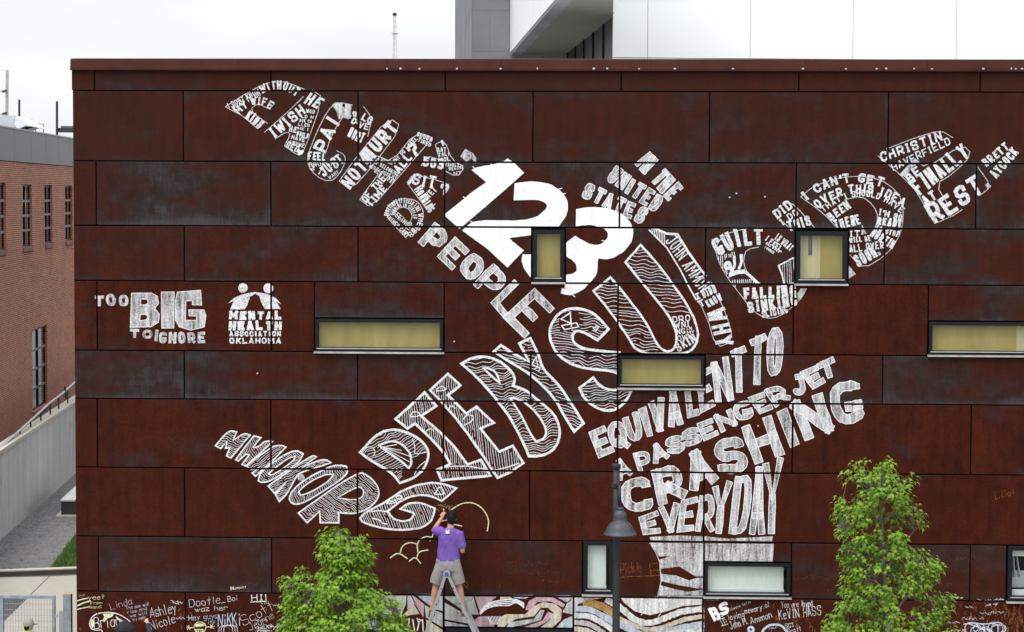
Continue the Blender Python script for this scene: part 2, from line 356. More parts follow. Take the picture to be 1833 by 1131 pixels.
def leaf_material(name, c):
    m, t, b = new_mat(name); out = t.nodes['Material Output']
    a = t.nodes.new('ShaderNodeAttribute'); a.attribute_name = 'tint'
    col = ramp(t, a.outputs['Fac'], [(0.0, tuple(x*0.62 for x in c)), (0.55, c), (1.0, (c[0]*1.5, c[1]*1.25, c[2]*1.2))])
    t.links.new(col, b.inputs['Base Color']); b.inputs['Roughness'].default_value = 0.55; b.inputs['Specular IOR Level'].default_value = 0.3
    tl = t.nodes.new('ShaderNodeBsdfTranslucent'); t.links.new(mixc(t, 1.0, col, (1.15, 1.1, 0.4), 'MULTIPLY'), tl.inputs[0])
    mx = t.nodes.new('ShaderNodeMixShader'); mx.inputs[0].default_value = 0.32
    t.links.new(b.outputs[0], mx.inputs[1]); t.links.new(tl.outputs[0], mx.inputs[2]); t.links.new(mx.outputs[0], out.inputs['Surface']); return m
M['leaf'] = leaf_material('maple_leaf', (0.195, 0.355, 0.036))
M['c_solid'] = chalk('thick_white_chalk', (0.94, 0.95, 0.97), 0.74, 1.0, 30, 9.0, 0.7)
M['c_worn'] = chalk('rubbed_white_chalk', (0.84, 0.84, 0.86), 0.0, 0.80, 30, 13.0, 0.6)
M['c_worn2'] = chalk('streaky_white_chalk', (0.84, 0.84, 0.86), 0.0, 0.80, 30, 13.0, -0.25)
M['c_word'] = chalk('white_chalk_lettering', (0.86, 0.87, 0.89), 0.32, 1.0, 40)
M['c_line'] = chalk('white_chalk_line', (0.88, 0.89, 0.91), 0.48, 1.0, 40)
M['c_hatch'] = chalk('thin_hatching_chalk', (0.86, 0.87, 0.89), 0.42, 0.95, 40)
M['c_thin'] = chalk('faint_chalk_line', (0.80, 0.80, 0.82), 0.30, 0.85, 40)
M['c_yel'] = chalk('pale_yellow_chalk', (0.78, 0.80, 0.52), 0.5, 1.0, 40)
M['c_blue'] = chalk('pale_blue_chalk', (0.58, 0.70, 0.88), 0.45, 1.0, 36)
M['c_pink'] = chalk('pink_chalk', (0.78, 0.45, 0.55), 0.4, 1.0, 36)
M['c_orange'] = chalk('orange_rust_scratch', (0.30, 0.105, 0.03), 0.05, 0.75, 26)
M['c_dim'] = chalk('dim_rust_scratch', (0.14, 0.055, 0.03), 0.0, 0.55, 22)
M['c_brown'] = chalk('dull_yellow_scribble', (0.30, 0.23, 0.12), 0.2, 0.8, 30)
M['f_white'] = chalk('rubbed_mural_white', (0.78, 0.78, 0.77), 0.30, 0.98, 34, 14.0, 0.5)
M['f_grey'] = chalk('rubbed_mural_grey', (0.52, 0.54, 0.54), 0.35, 0.98, 34, 14.0, 0.1)
M['f_blue'] = chalk('rubbed_mural_blue', (0.52, 0.60, 0.69), 0.35, 0.98, 34, 14.0, 0.8)
M['f_pink'] = chalk('rubbed_mural_pink', (0.60, 0.41, 0.45), 0.35, 0.98, 34, 14.0, -0.4)
M['f_lilac'] = chalk('rubbed_mural_lilac', (0.50, 0.47, 0.55), 0.35, 0.98, 34, 14.0, -0.4)
M['f_cream'] = chalk('rubbed_mural_cream', (0.68, 0.62, 0.50), 0.35, 0.98, 34, 14.0, 0.3)
M['f_orange'] = chalk('rubbed_mural_orange', (0.52, 0.31, 0.12), 0.3, 0.95, 34, 14.0, 1.3)

# ------------------------------------------------------------------ ground
def gpoly(name, pts, z, m, label=None, kind='structure', cat=None):
    vs = [Vector((p[0], p[1], z)) for p in pts]
    o = mesh_obj(name, vs, [t for t in tessellate_polygon([vs])], m); 
    if kind: o['kind'] = kind
    return o
gpoly('ground', [(-400, -60), (400, -60), (400, 1500), (-400, 1500)], -0.004, M['asphalt'])
gpoly('sidewalk', [(-30, -8), (40, -8), (40, 1.2), (-30, 1.2)], 0.0, M['pave'])
def g0(px, py): return onZ(px, py, 0.0)
k0, k1 = g0(-120, 1036), g0(420, 1016)
w0, w1 = g0(-120, 1240), g0(150, 1232)
# walkway slab cut into sheets along its joint, a dark asphalt patch to the left of it
aj0, aj1 = g0(45, 1072), g0(-10, 1131)
j0, j1 = g0(88, 1032), g0(55, 1064)
jd = (j1-j0).normalized(); jn = j0 + jd*12
walk = tag(bpy.data.objects.new('walkway', None), kind='structure'); link(walk)
gpoly('slab', [k0, j0 - Vector((0.006, 0, 0)), jn - Vector((0.006, 0, 0)), (k0.x, jn.y)], 0.004, M['walk'], kind=None).parent = walk
gpoly('slab', [j0 + Vector((0.02, 0, 0)), k1, (k1.x, jn.y), jn + Vector((0.02, 0, 0))], 0.004, M['walk'], kind=None).parent = walk
ad = (aj1-aj0).normalized(); af = aj0 + ad*9
gpoly('asphalt_patch', [aj0, af, (af.x-20, af.y), (aj0.x-20, aj0.y)], 0.010, M['asphalt'])
kb = MB(); kk = (k1-k0).normalized(); kp = Vector((-kk.y, kk.x, 0))
kb.hexa([k0, k1, k1+kp*0.25, k0+kp*0.25] + [p+Vector((0, 0, 0.10)) for p in (k0, k1, k1+kp*0.25, k0+kp*0.25)])
kerb = kb.build('kerb', M['kerb_dark']); tag(kerb, kind='structure')
kt = MB(); q0, q1 = k0-kk*0+kp*0.02, k1+kp*0.02
kt.hexa([p+Vector((0, 0, 0.1005)) for p in (q0, q1, q1+kp*0.23, q0+kp*0.23)] + [p+Vector((0, 0, 0.125)) for p in (q0, q1, q1+kp*0.23, q0+kp*0.23)])
kt.build('kerb_cap', M['concrete_cap'], kerb)
UW, UB = -10.07, -12.4                     # lateral offset of the retaining wall and of the brick facade
gpoly('gravel_bed', [k0+kp*0.25, k1+kp*0.25, B(UW+6, 95, 0), B(UW-.1, 95, 0)], 0.012, M['gravel'])
lw = [g0(89, 1022.5)+kp*0.12, g0(160, 1019)+kp*0.12, g0(200, 930), g0(134, 962)]
gpoly('lawn', lw, 0.020, M['grass'])
def scatter_in(poly, n):
    xs = [p[0] for p in poly]; ys = [p[1] for p in poly]; out = []
    while len(out) < n:
        x, y = random.uniform(min(xs), max(xs)), random.uniform(min(ys), max(ys))
        if inside((x, y), poly): out.append((x, y))
    return out
def inside(p, poly):
    x, y = p; c = False; j = len(poly)-1
    for i in range(len(poly)):
        xi, yi = poly[i][0], poly[i][1]; xj, yj = poly[j][0], poly[j][1]
        if (yi > y) != (yj > y) and x < (xj-xi)*(y-yi)/(yj-yi)+xi: c = not c
        j = i
    return c
gr = MB()
for x, y in scatter_in(lw, 5200):
    h = random.uniform(0.05, 0.13); a = random.uniform(0, 6.28); w = 0.012; lx, ly = random.uniform(-.04, .04), random.uniform(-.04, .04)
    gr.add([(x-w*math.cos(a), y-w*math.sin(a), 0.02), (x+w*math.cos(a), y+w*math.sin(a), 0.02), (x+lx, y+ly, 0.02+h)], [(0, 1, 2)])
tag(gr.build('grass_blades', M['blade']), 'short green lawn grass beside the gravel bed', 'grass', kind='stuff')
gs = MB(); gp = [g0(-30, 1024), g0(92, 1020), g0(134, 950), g0(134, 856), g0(-30, 995)]
for x, y in scatter_in(gp, 3800):
    r = random.uniform(0.012, 0.035); a = random.uniform(0, 6.28)
    p = [Vector((x+r*math.cos(a+k*2.1), y+r*math.sin(a+k*2.1), 0.012)) for k in range(3)] + [Vector((x, y, 0.012+r*0.9))]
    gs.add(p, [(0, 1, 3), (1, 2, 3), (2, 0, 3)])
tag(gs.build('gravel_chips', M['gravel_stone']), 'loose grey gravel chips beside the concrete retaining wall', 'gravel', kind='stuff')

# ------------------------------------------------------------------ the rust coloured building
bld = thing('steel_clad_building', 'dark rust red building clad in weathering steel panels covered with white chalk lettering', 'building', (-9.25, 0, 0))
ROWPX = [(124.7, 126.4), (162, 165), (288.3, 292.6), (403.2, 410), (502, 510.7), (627, 637), (713.3, 724.4), (836, 850), (959.4, 975.5), (1057.5, 1076.5)]
RZ = [0.5*(onY(140, a).z + onY(1783, b).z) for a, b in ROWPX]
ZB = RZ[9] - 1.22                     # one more sheet below the frame, then a base course
XL = onY(132.5, 560).x; XR = onY(2790, 600).x
GAP = 0.022
def rowmid(r): return 0.5*(ROWPX[r][0]+ROWPX[r][1] + (ROWPX[r+1][0]+ROWPX[r+1][1] if r < 9 else 2*1180))*0.5
def sx(px, r):
    y = 0.5*(ROWPX[r][0] + (ROWPX[r+1][0] if r < 9 else 1125)) + 8*(px-132)/1650
    return onY(px, y).x
# seams per row (photo pixels); tuples describe windows that interrupt a row: (x0, x1, top, sill bottom)
SEAM = [[169, 485, 797, 1112, 1430, 1754.5], [328, 641, 954, 1270, 1590, 1905], [172.3, 485, 796, 1109, 1425, 1747],
        [330, 641, 952, 1012, 1263, 1423, 1518, 1583, 1905], [173.8, 485.5, 563, 795, 1106, 1420, 1661.5, 1980],
        [330, 640, 950, 1105.5, 1262, 1580, 1895], [174.3, 485, 794, 1105.5, 1418.6, 1738], [330.5, 640, 948, 1260, 1577, 1895],
        [176.2, 486, 796, 1043, 1099.5, 1260, 1416.5, 1736.5, 1802, 1960], [332, 640, 794, 1026.5, 1258, 1577, 1890]]
for q in SEAM:                      # the cladding runs on beyond the right edge of the picture
    while q[-1] < 2450: q.append(q[-1]+316)
WINS = [  # name, row, x0, x1, y0, y1(bottom of sill), blind, label
    (3, 952.5, 1011.5, 410, 508, 'tan', 'tall window with creased tan paper inside'),
    (3, 1423.5, 1517.5, 413, 511, 'tan2', 'nearly square window with tan paper and a strip of dark tape'),
    (4, 563.5, 794.5, 570, 632.5, 'tan', 'long low window papered in tan left of the large lettering'),
    (4, 1662, 1980, 575.5, 638.5, 'tan2', 'long low tan window cut off at the right of the photo'),
    (5, 1106, 1261.5, 636, 697.5, 'tan', 'low tan window under the U shaped letter'),
    (8, 1043, 1099, 967, 1066.5, 'mint', 'upright window with pale green blind behind the lamp post'),
    (8, 1260.3, 1416, 1006.5, 1071, 'mint', 'low window with pale green blind below the lettering'),
    (8, 1802.5, 1960, 976, 1079, 'dark', 'window with blind half raised at the lower right edge'),
    (9, 797, 1025, 1124, 1200, 'mint', 'low window under the coloured chalk mural')]
RECTS = []           # every visible steel sheet: x0, x1, z0, z1, front y
PAT = [0.26, 0.38, 0.58, 0.45, 0.18, 0.60, 0.15, 0.11, 0.42, 0.20]
TON = [0.75, 0.55, 0.40, 0.25, 0.10, 0.35, 0.05, 0.05, 0.30, 0.18]  # upper rows washed greyer, glare painted in; the others have their own tone
PPAT = {(4, 0): .2, (2, 0): .12, (3, 0): .3, (3, 5): .5, (1, 0): .35, (4, 2): .2, (4, 3): .6, (4, 7): .45, (2, 1): .62, (2, 2): .58, (2, 4): .56, (5, 4): .4, (5, 5): .5, (8, 0): .2, (8, 8): .4, (8, 1): .55, (8, 4): .6}
def sheet(x0, x1, z0, z1, r, c):
    y = -random.uniform(0.0, 0.006)
    b = 0.006
    mb = MB().bbox(x0+GAP/2, x1-GAP/2, y, 0.03, z0+GAP/2, z1-GAP/2, b)
    o = mb.build('panel', M['rust'], bld)
    uvl = o.data.uv_layers.new(name='UVMap')
    for p in o.data.polygons:
        for li in p.loop_indices:
            v = o.data.vertices[o.data.loops[li].vertex_index].co
            uvl.data[li].uv = ((v.x-x0)/(x1-x0), (v.z-z0)/(z1-z0))
    o['patina'] = min(1, max(0, PPAT.get((r, c), PAT[r]) + random.uniform(-.06, .06))); o['tone'] = min(1, max(0, TON[r] + random.uniform(-.12, .12)))
    RECTS.append((x0+GAP/2+b, x1-GAP/2-b, z0+GAP/2+b, z1-GAP/2-b, y))
winrect = []
for (r, x0, x1, y0, y1, kind, lab) in WINS:
    X0, X1 = sx(x0, r), sx(x1, r)
    winrect.append((r, X0, X1, onY(0.5*(x0+min(x1, 1833)), y1).z, onY(0.5*(x0+min(x1, 1833)), y0).z, kind, lab))
zr = RZ + [ZB]
for r in range(10):
    xs = [XL] + [sx(p, r) for p in SEAM[r]] + [XR]
    xs = [x for x in xs if x <= XR]
    if r == 0: xs[0] = XL - 0.02
    for c in range(len(xs)-1):
        a, b_ = xs[c], xs[c+1]; z1, z0 = zr[r], zr[r+1]
        w = [q for q in winrect if q[0] == r and q[1]-0.05 <= a and q[2]+0.05 >= b_] or [q for q in winrect if q[0] == r and abs(q[1]-a) < 0.08 and abs(q[2]-b_) < 0.12]
        if w:
            _, X0, X1, wz0, wz1, _, _ = w[0]
            if z1-wz1 > 0.18: sheet(a, b_, wz1+0.005, z1, r, c)
            if wz0-z0 > 0.12: sheet(a, b_, z0, wz0-0.005, r, c)
        else: sheet(a, b_, z0, z1, r, c)
for a, b_ in zip([XL, sx(485, 9), sx(1026, 9), sx(1577, 9), sx(2150, 9)], [sx(485, 9), sx(1026, 9), sx(1577, 9), sx(2150, 9), XR]): sheet(a, b_, 0.02, ZB, 9, 99)
DEP = 14.0
# core volume behind the sheets, with the window niches left open (dark rooms)
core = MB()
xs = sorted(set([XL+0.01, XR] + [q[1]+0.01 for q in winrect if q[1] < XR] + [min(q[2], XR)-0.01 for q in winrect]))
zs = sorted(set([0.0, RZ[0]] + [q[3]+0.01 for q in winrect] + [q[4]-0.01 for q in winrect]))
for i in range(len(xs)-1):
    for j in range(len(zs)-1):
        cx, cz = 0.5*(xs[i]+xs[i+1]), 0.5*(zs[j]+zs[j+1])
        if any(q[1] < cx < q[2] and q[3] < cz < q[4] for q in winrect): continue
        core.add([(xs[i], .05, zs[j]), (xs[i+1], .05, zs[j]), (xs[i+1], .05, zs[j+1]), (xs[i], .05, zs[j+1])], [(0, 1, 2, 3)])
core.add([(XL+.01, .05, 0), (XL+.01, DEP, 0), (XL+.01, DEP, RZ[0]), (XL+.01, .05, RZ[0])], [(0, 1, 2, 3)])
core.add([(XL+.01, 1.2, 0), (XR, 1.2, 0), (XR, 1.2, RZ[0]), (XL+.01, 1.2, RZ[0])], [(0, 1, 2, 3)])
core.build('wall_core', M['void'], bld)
MB().box(XL-0.0, XL+0.008, 0.032, DEP, 0.0, RZ[0]).build('side_cladding', M['coping'], bld)
MB().box(XL+0.01, XR, 0.06, DEP, RZ[0]-0.25, RZ[0]-0.2).build('roof', M['membrane'], bld)
# coping: a folded cap that leans outwards a little, in lengths, with a drip lip
zc1 = 0.5*(onY(140, 105.2).z + onY(1783, 106.6).z); XC = onY(126.5, 120).x
cj = [XC] + [onY(p, 116).x for p in (427, 693, 898, 1165, 1442, 1660, 1950, 2240, 2530)] + [XR]
for a, b_ in zip(cj[:-1], cj[1:]):
    cp = MB(); a += .002; b_ -= .002
    z0 = RZ[0]-0.005
    cp.hexa([(a, -0.055, z0+0.02), (b_, -0.055, z0+0.02), (b_, 0.36, z0+0.02), (a, 0.36, z0+0.02), (a+0.0, -0.020, zc1), (b_, -0.020, zc1), (b_, 0.36, zc1+0.03), (a, 0.36, zc1+0.03)])
    cp.box(a, b_, -0.075, -0.020, z0-0.008, z0+0.018)
    cp.build('coping_length', M['coping'], bld)
for px in (693, 717, 751, 818, 896, 962, 1087, 1144, 1208, 1312, 1437, 1514, 1586, 1636, 1668, 1760, 1810, 1818, 1829, 1063, 1569):
    p = onY(px, 123.0, -0.06); w = random.uniform(.009, .02)
    MB().box(p.x-w, p.x+w, -0.082, -0.055, p.z-0.012, p.z+random.uniform(.006, .022)).build('clip', M['bead'], bld)
for px, py in ((813, 611), (461, 668), (1357, 762), (1306, 353), (1318, 346), (1369, 352), (757, 732)):
    p = onY(px, py); MB().tube([(p.x, -0.004, p.z), (p.x, -0.03, p.z)], 0.016, 8).build('stud', M['bead'], bld)
# windows
for (r, x0, x1, z0, z1, kind, lab) in winrect:
    x1 = min(x1, XR-0.1)
    fw = 0.085 if (z1-z0) > 0.75 else 0.068
    sh = 0.035                                     # sill height
    zb = z0 + sh
    f = MB(); yf = -0.045; yb = 0.16
    ix0, ix1, iz0, iz1 = x0+fw, x1-fw, zb+fw, z1-fw
    for (a, b_, c, d) in ((x0+.012, x1-.012, z1-fw, z1-.008), (x0+.012, x1-.012, zb, zb+fw), (x0+.012, ix0, zb+fw, z1-fw), (ix1, x1-.012, zb+fw, z1-fw)):
        f.box(a, b_, yf, yb, c, d)
    wo = f.build('window', M['frame'], bld); wo['label'] = lab
    ch = MB().add([(ix0, -0.042, iz0), (ix1, -0.042, iz0), (ix1-.02, .0, iz0+.02), (ix0+.02, .0, iz0+.02)], [(0, 1, 2, 3)])
    MB().box(ix0-0.03, ix1+0.03, yf-0.014, yf+0.002, iz0-0.026, iz0-0.010).build('bead', M['bead'], wo)
    MB().box(x0-0.01, x1+0.01, -0.075, 0.03, z0, z0+sh-0.004).build('sill', M['sill'], wo)
    MB().box(ix0-.005, ix1+.005, 0.012, 0.018, iz0-.005, iz1+.005).build('pane', M['glass'], wo)
    bm_ = {'tan': 'blind_tan', 'tan2': 'blind_tan', 'mint': 'blind_mint', 'dark': 'blind_mint'}[kind]
    if kind == 'dark':
        MB().box(ix0, ix1, 0.10, 0.105, iz1-0.12, iz1).build('blind', M[bm_], wo)
        MB().box(ix0, ix1, 0.09, 0.12, iz0, iz0+0.10).build('bottom_rail', M['white_trim'], wo)
        MB().box(ix0+.02, ix1, 0.30, 0.32, iz0+0.1, iz0+0.40).build('desk_panel', M['unit'], wo)
        for k in range(2): MB().tube([(ix0+.1+.09*k, .28, iz0+.3), (ix0+.07+.06*k, .28, iz1-.15)], 0.02, 6).build('cord', M['bead'], wo)
    elif kind == 'tan2':
        xm = ix0 + 0.44*(ix1-ix0) if r == 3 else onY(1818, 600).x
        o1, o2 = ('blind_pale', 'blind_tan') if r == 3 else ('blind_tan', 'blind_pale')
        MB().box(ix0, xm+.03, 0.080, 0.083, iz0, iz1).build('window_paper', M[o1], wo)
        MB().box(xm, ix1, 0.088, 0.091, iz0, iz1).build('window_paper', M[o2], wo)
        if r == 3: MB().box(ix0+.145, ix0+.215, 0.072, 0.075, iz1-.34, iz1).build('tape_strip', M['parapet'], wo)
    elif kind == 'mint':
        wv = MB(); n = 24 
        MB().box(ix0+.005, ix1-(.055 if r == 8 else 0), 0.095, 0.10, iz0+.02, iz1).build('blind', M[bm_], wo)
        MB().box(ix0, ix1-(.045 if r == 8 else 0), 0.085, 0.11, iz0, iz0+.045).build('bottom_rail', M['white_trim'], wo)
    else:
        # paper hangs in shallow vertical waves
        v = []; fcs = []; n = max(8, int((ix1-ix0)/0.05)); ph = random.uniform(0, 6)
        for k in range(n+1):
            x = ix0 + (ix1-ix0)*k/n; y = 0.085 + 0.004*math.sin(ph+x*7) + 0.003*math.sin(ph+x*17)
            v += [(x, y, iz0), (x, y+0.004*math.sin(x*5+1), iz1)]
            if k: fcs.append((2*k-2, 2*k, 2*k+1, 2*k-1))
        mesh_obj('window_paper', v, fcs, M['blind_tan'], wo, True)

# ------------------------------------------------------------------ chalk: strokes and fills clipped to the steel sheets
def wxz(p):
    d = _f*FPX + CR*(p[0]-PW/2) - CU*(p[1]-PH/2); t = -CAM.y/d.y
    return (CAM.x+d.x*t, CAM.z+d.z*t)
def clip_poly(poly, x0, x1, z0, z1):
    for ax, lim, sg in ((0, x0, 1), (0, x1, -1), (1, z0, 1), (1, z1, -1)):
        out = []; n = len(poly)
        for i in range(n):
            a, b_ = poly[i], poly[(i+1) % n]; ia = (a[ax]-lim)*sg >= 0; ib = (b_[ax]-lim)*sg >= 0
            if ia: out.append(a)
            if ia != ib:
                t = (lim-a[ax])/(b_[ax]-a[ax]); out.append((a[0]+(b_[0]-a[0])*t, a[1]+(b_[1]-a[1])*t))
        poly = out
        if len(poly) < 3: return []
    return poly
LAYER = [0]
def nxt(s): LAYER[0] = (LAYER[0]+1) % 24; s.layer = LAYER[0]
class Chalk:
    def __init__(s, edge=0.0): s.v = []; s.f = []; s.layer = 0; s.mi = []; s.k = 0; s.edge = edge
    def face(s, px):
        q = [wxz(p) for p in px]
        a = min(p[0] for p in q); b_ = max(p[0] for p in q); c = min(p[1] for p in q); d = max(p[1] for p in q)
        for R_ in RECTS:
            if R_[0] > b_ or R_[1] < a or R_[2] > d or R_[3] < c: continue
            g = clip_poly(q, *R_[:4])
            if len(g) >= 3:
                k = len(s.v); y = R_[4]-0.0015-s.layer*0.00025
                s.v += [(p[0], y, p[1]) for p in g]; s.f.append(tuple(range(k, k+len(g)))); s.mi.append(s.k)
    def stroke(s, pts, w, closed=False, jit=None):
        nxt(s)
        pts = [Vector((p[0], p[1])) for p in pts]
        if len(pts) < 2: return
        j = w*0.06 if jit is None else jit
        n = len(pts); off = []
        for i in range(n):
            if closed: a, b_ = pts[(i-1) % n], pts[(i+1) % n]
            else: a, b_ = pts[max(i-1, 0)], pts[min(i+1, n-1)]
            t1 = (pts[i]-a); t2 = (b_-pts[i])
            t1 = t1.normalized() if t1.length > 1e-6 else t2.normalized(); t2 = t2.normalized() if t2.length > 1e-6 else t1
            m = t1+t2; m = m.normalized() if m.length > 0.15 else t1
            nn = Vector((-m.y, m.x)); k = 1/max(0.55, nn.dot(Vector((-t1.y, t1.x))))
            hw = w*0.5*k*random.uniform(0.9, 1.1)
            jj = Vector((random.uniform(-j, j), random.uniform(-j, j)))
            off.append((pts[i]+nn*hw+jj, pts[i]-nn*hw+jj))
        for i in range(n if closed else n-1):
            a, b_ = off[i], off[(i+1) % n]; s.face([a[0], b_[0], b_[1], a[1]])
        if s.edge and w > 6:            # a firmer line drawn round the rubbed stroke
            e, s.edge, s.k = s.edge, 0.0, 1; nxt(s)
            for q in (0, 1): s.stroke([o[q] for o in off], e, closed, jit=.25)
            if not closed:
                for o in (off[0], off[-1]): s.stroke([o[0], o[1]], e, jit=.2)
            s.edge, s.k = e, 0
    def fill(s, outer, holes=(), jit=0.0):
        if s.edge:
            e, s.edge, s.k = s.edge, 0.0, 1
            for l in (outer, *holes): s.stroke(l, e, True, jit=.25)
            s.edge, s.k = e, 0
        nxt(s)
        loops = [[Vector((p[0], p[1], 0)) for p in outer]] + [[Vector((p[0], p[1], 0)) for p in h] for h in holes]
        flat = [p for l in loops for p in l]
        for t in tessellate_polygon(loops): s.face([flat[i] for i in t])
    def build(s, name, m, label=None):
        if not s.f: return None
        o = mesh_obj(name, s.v, s.f, M[m], bld)
        if any(s.mi): o.data.materials.append(M['c_line']); o.data.polygons.foreach_set('material_index', s.mi)
        if label: o['label'] = label
        if name in ('chalk_scribble', 'mural_line', 'chalk_patch', 'chalk_drawing', 'chalk_outline'): o['kind'] = 'stuff'
        return o
def chaikin(p, closed=False, it=2):
    for _ in range(it):
        q = []; n = len(p)
        if not closed: q.append(p[0])
        for i in range(n if closed else n-1):
            a, b_ = p[i], p[(i+1) % n]
            q += [(a[0]*.75+b_[0]*.25, a[1]*.75+b_[1]*.25), (a[0]*.25+b_[0]*.75, a[1]*.25+b_[1]*.75)]
        if not closed: q.append(p[-1])
        p = q
    return p
# stroke font on an 8 x 8 grid: '|' parts strokes, '~' rounds an open stroke, '@' a closed one
FONT = {'A': '00 48 80|22 62', 'B': '00 08|~08 78 74 04|~04 84 80 00', 'C': '~86 88 08 00 80 82', 'D': '00 08|~08 88 80 00', 'E': '88 08 00 80|04 64',
 'F': '88 08 00|04 64', 'G': '~87 88 08 00 80 83|83 53', 'H': '00 08|80 88|04 84', 'I': '40 48|20 60|28 68', 'J': '~78 70 00 02|48 88', 'K': '00 08|88 03|25 80', 'L': '08 00 80',
 'M': '00 08 43 88 80', 'N': '00 08 80 88', 'O': '@00 80 88 08', 'P': '00 08|~08 88 83 03', 'Q': '@00 80 88 08|52 90', 'R': '00 08|~08 88 83 03|43 80', 'S': '~86 88 08 04 84 80 00 02',
 'T': '40 48|08 88', 'U': '~08 00 80 88', 'V': '08 40 88', 'W': '08 20 46 60 88', 'X': '00 88|08 80', 'Y': '08 44 88|44 40', 'Z': '08 88 00 80',
 '?': '~06 08 88 85 44 42|40 41', '!': '48 42|40 41', '.': '40 41', "'": '48 46', '&': '~80 17 28 58 55 01 00 40 83', '_': '00 80', '0': '@00 80 88 08', '1': '26 48 40', '2': '~06 08 88 85 00|00 80',
 '3': '~07 08 88 84 34|~34 84 80 00 01', '5': '88 08 05|~05 85 80 00 01',
 'a': '@00 60 65 05|65 60', 'b': '08 00|@00 65 05 60', 'c': '~64 65 05 00 60 61', 'd': '68 60|@00 60 65 05', 'e': '03 63|~63 65 05 00 60 61', 'f': '~58 28 20|05 55', 'g': '@01 61 65 05|~65 6- 0- 0-',
 'h': '08 00|~03 05 65 60', 'i': '30 35|37 38', 'k': '08 00|65 02|23 60', 'l': '30 38', 'm': '00 05|~04 35 30|~34 65 65 60', 'n': '00 05|~03 05 65 60', 'o': '@00 60 65 05',
 'r': '00 05|~03 05 65 64', 's': '~64 65 05 02 62 60 00 01', 't': '30 38|05 65', 'u': '~05 00 60 65|65 60', 'v': '05 30 65', 'w': '05 20 34 40 65', 'y': '05 32|65 1-', 'z': '05 65 00 60', 'p': '05 0-|@00 60 65 05', 'j': '~35 3- 0-'}
NARROW = {'I': .64, '1': .6, '.': .3, "'": .3, '!': .4, 'l': .4, 'i': .4, ' ': .55, 'M': 1.25, 'W': 1.3, 'm': 1.2, 'w': 1.15, 't': .7, 'f': .7, 'r': .8}
BARE_I = True
def glyph(ch, bare=False):
    if ch == 'I' and bare: spec = '40 48'
    else: spec = FONT.get(ch, '')
    out = []
    for st in spec.split('|'):
        if not st: continue
        mode = st[0] if st[0] in '~@' else ''
        pts = [(int(c[0])/8, (-2 if c[1] == '-' else int(c[1]))/8) for c in st.lstrip('~@').split()]
        if mode: out.append((chaikin(pts, mode == '@', 2), mode == '@')); continue
        run = [pts[0]]                       # a sharp turn starts a new stroke
        for i in range(1, len(pts)):
            run.append(pts[i])
            if i < len(pts)-1:
                a, b_ = Vector(pts[i])-Vector(pts[i-1]), Vector(pts[i+1])-Vector(pts[i])
                if a.normalized().dot(b_.normalized()) < -0.25: out.append((run, False)); run = [pts[i]]
        out.append((run, False))
    return out
def soften(p, closed=True, it=2, lim=62):
    """round the shallow corners of a traced outline and keep the sharp ones"""
    for _ in range(it):
        q = []; n = len(p)
        for i in range(n):
            a, b_, c = Vector(p[i-1]), Vector(p[i]), Vector(p[(i+1) % n])
            if (b_-a).length < .5 or (c-b_).length < .5: q.append(tuple(b_)); continue
            if math.degrees((b_-a).angle(c-b_)) < lim: q += [tuple(b_.lerp(a, .25)), tuple(b_.lerp(c, .25))]
            else: q.append(tuple(b_))
        p = q
    return p
class Crop:
    def __init__(s, x, y, k): s.x, s.y, s.k = x, y, k
    def p(s, q): return (s.x+q[0]/s.k, s.y+q[1]/s.k)
    def P(s, qs): return [s.p(q) for q in qs]
WK = [1.0]            # how hard the stick is pressed
def text(ck, cr, txt, a, b_, h, w, bend=0.0, shear=0.0, bare=False):
    """a word along a baseline a-b (crop pixels), letters h high, stick w wide"""
    a, b_ = Vector(cr.p(a)), Vector(cr.p(b_)); h /= cr.k; w /= cr.k; bend /= cr.k
    w *= (0.80 if h < 14 else 0.92)*WK[0]
    d = b_-a; ln = d.length; t = d/ln; up = Vector((t.y, -t.x))
    ws = [NARROW.get(c, 0.8 if c.islower() else 1.0) for c in txt]; tot = sum(ws) + 0.26*(len(txt)-1)
    s = 0.0
    for c, g in zip(txt, ws):
        s0, s1 = s/tot, (s+g)/tot; s += g+0.26
        if c == ' ': continue
        jit = random.uniform(-.03, .03)*h; hs = random.uniform(.90, 1.05); sl = random.uniform(-.09, .09)
        for pts, cl in glyph(c, bare):
            gx = 8/6.0 if c.islower() else 1.0
            out = []
            if not cl and len(pts) == 2 and w < 0.25*h:
                (x1_, y1_), (x2_, y2_) = pts; pts = [(x1_+(x2_-x1_)*k/3, y1_+(y2_-y1_)*k/3) for k in range(4)] if bend else pts
            for x, y in pts:
                x = min(x*gx, 1.2); iw = w/max(1e-6, ln*(s1-s0)); x = 0.5+(x-0.5)*max(0.25, 1-iw)
                q = s0+(s1-s0)*x; yy = w/2 + (h-w)*y*hs + jit
                c0 = a+d*q+up*bend*4*q*(1-q); tn = (t*ln + up*bend*4*(1-2*q)).normalized(); un = Vector((tn.y, -tn.x))
                out.append(c0 + un*yy + tn*(shear+sl)*yy)
            if not cl and len(out) > 1:
                e0, e1 = (out[0]-out[1]).normalized()*w*.42, (out[-1]-out[-2]).normalized()*w*.42; out[0] = out[0]+e0; out[-1] = out[-1]+e1
            ck.stroke(out, w, cl)
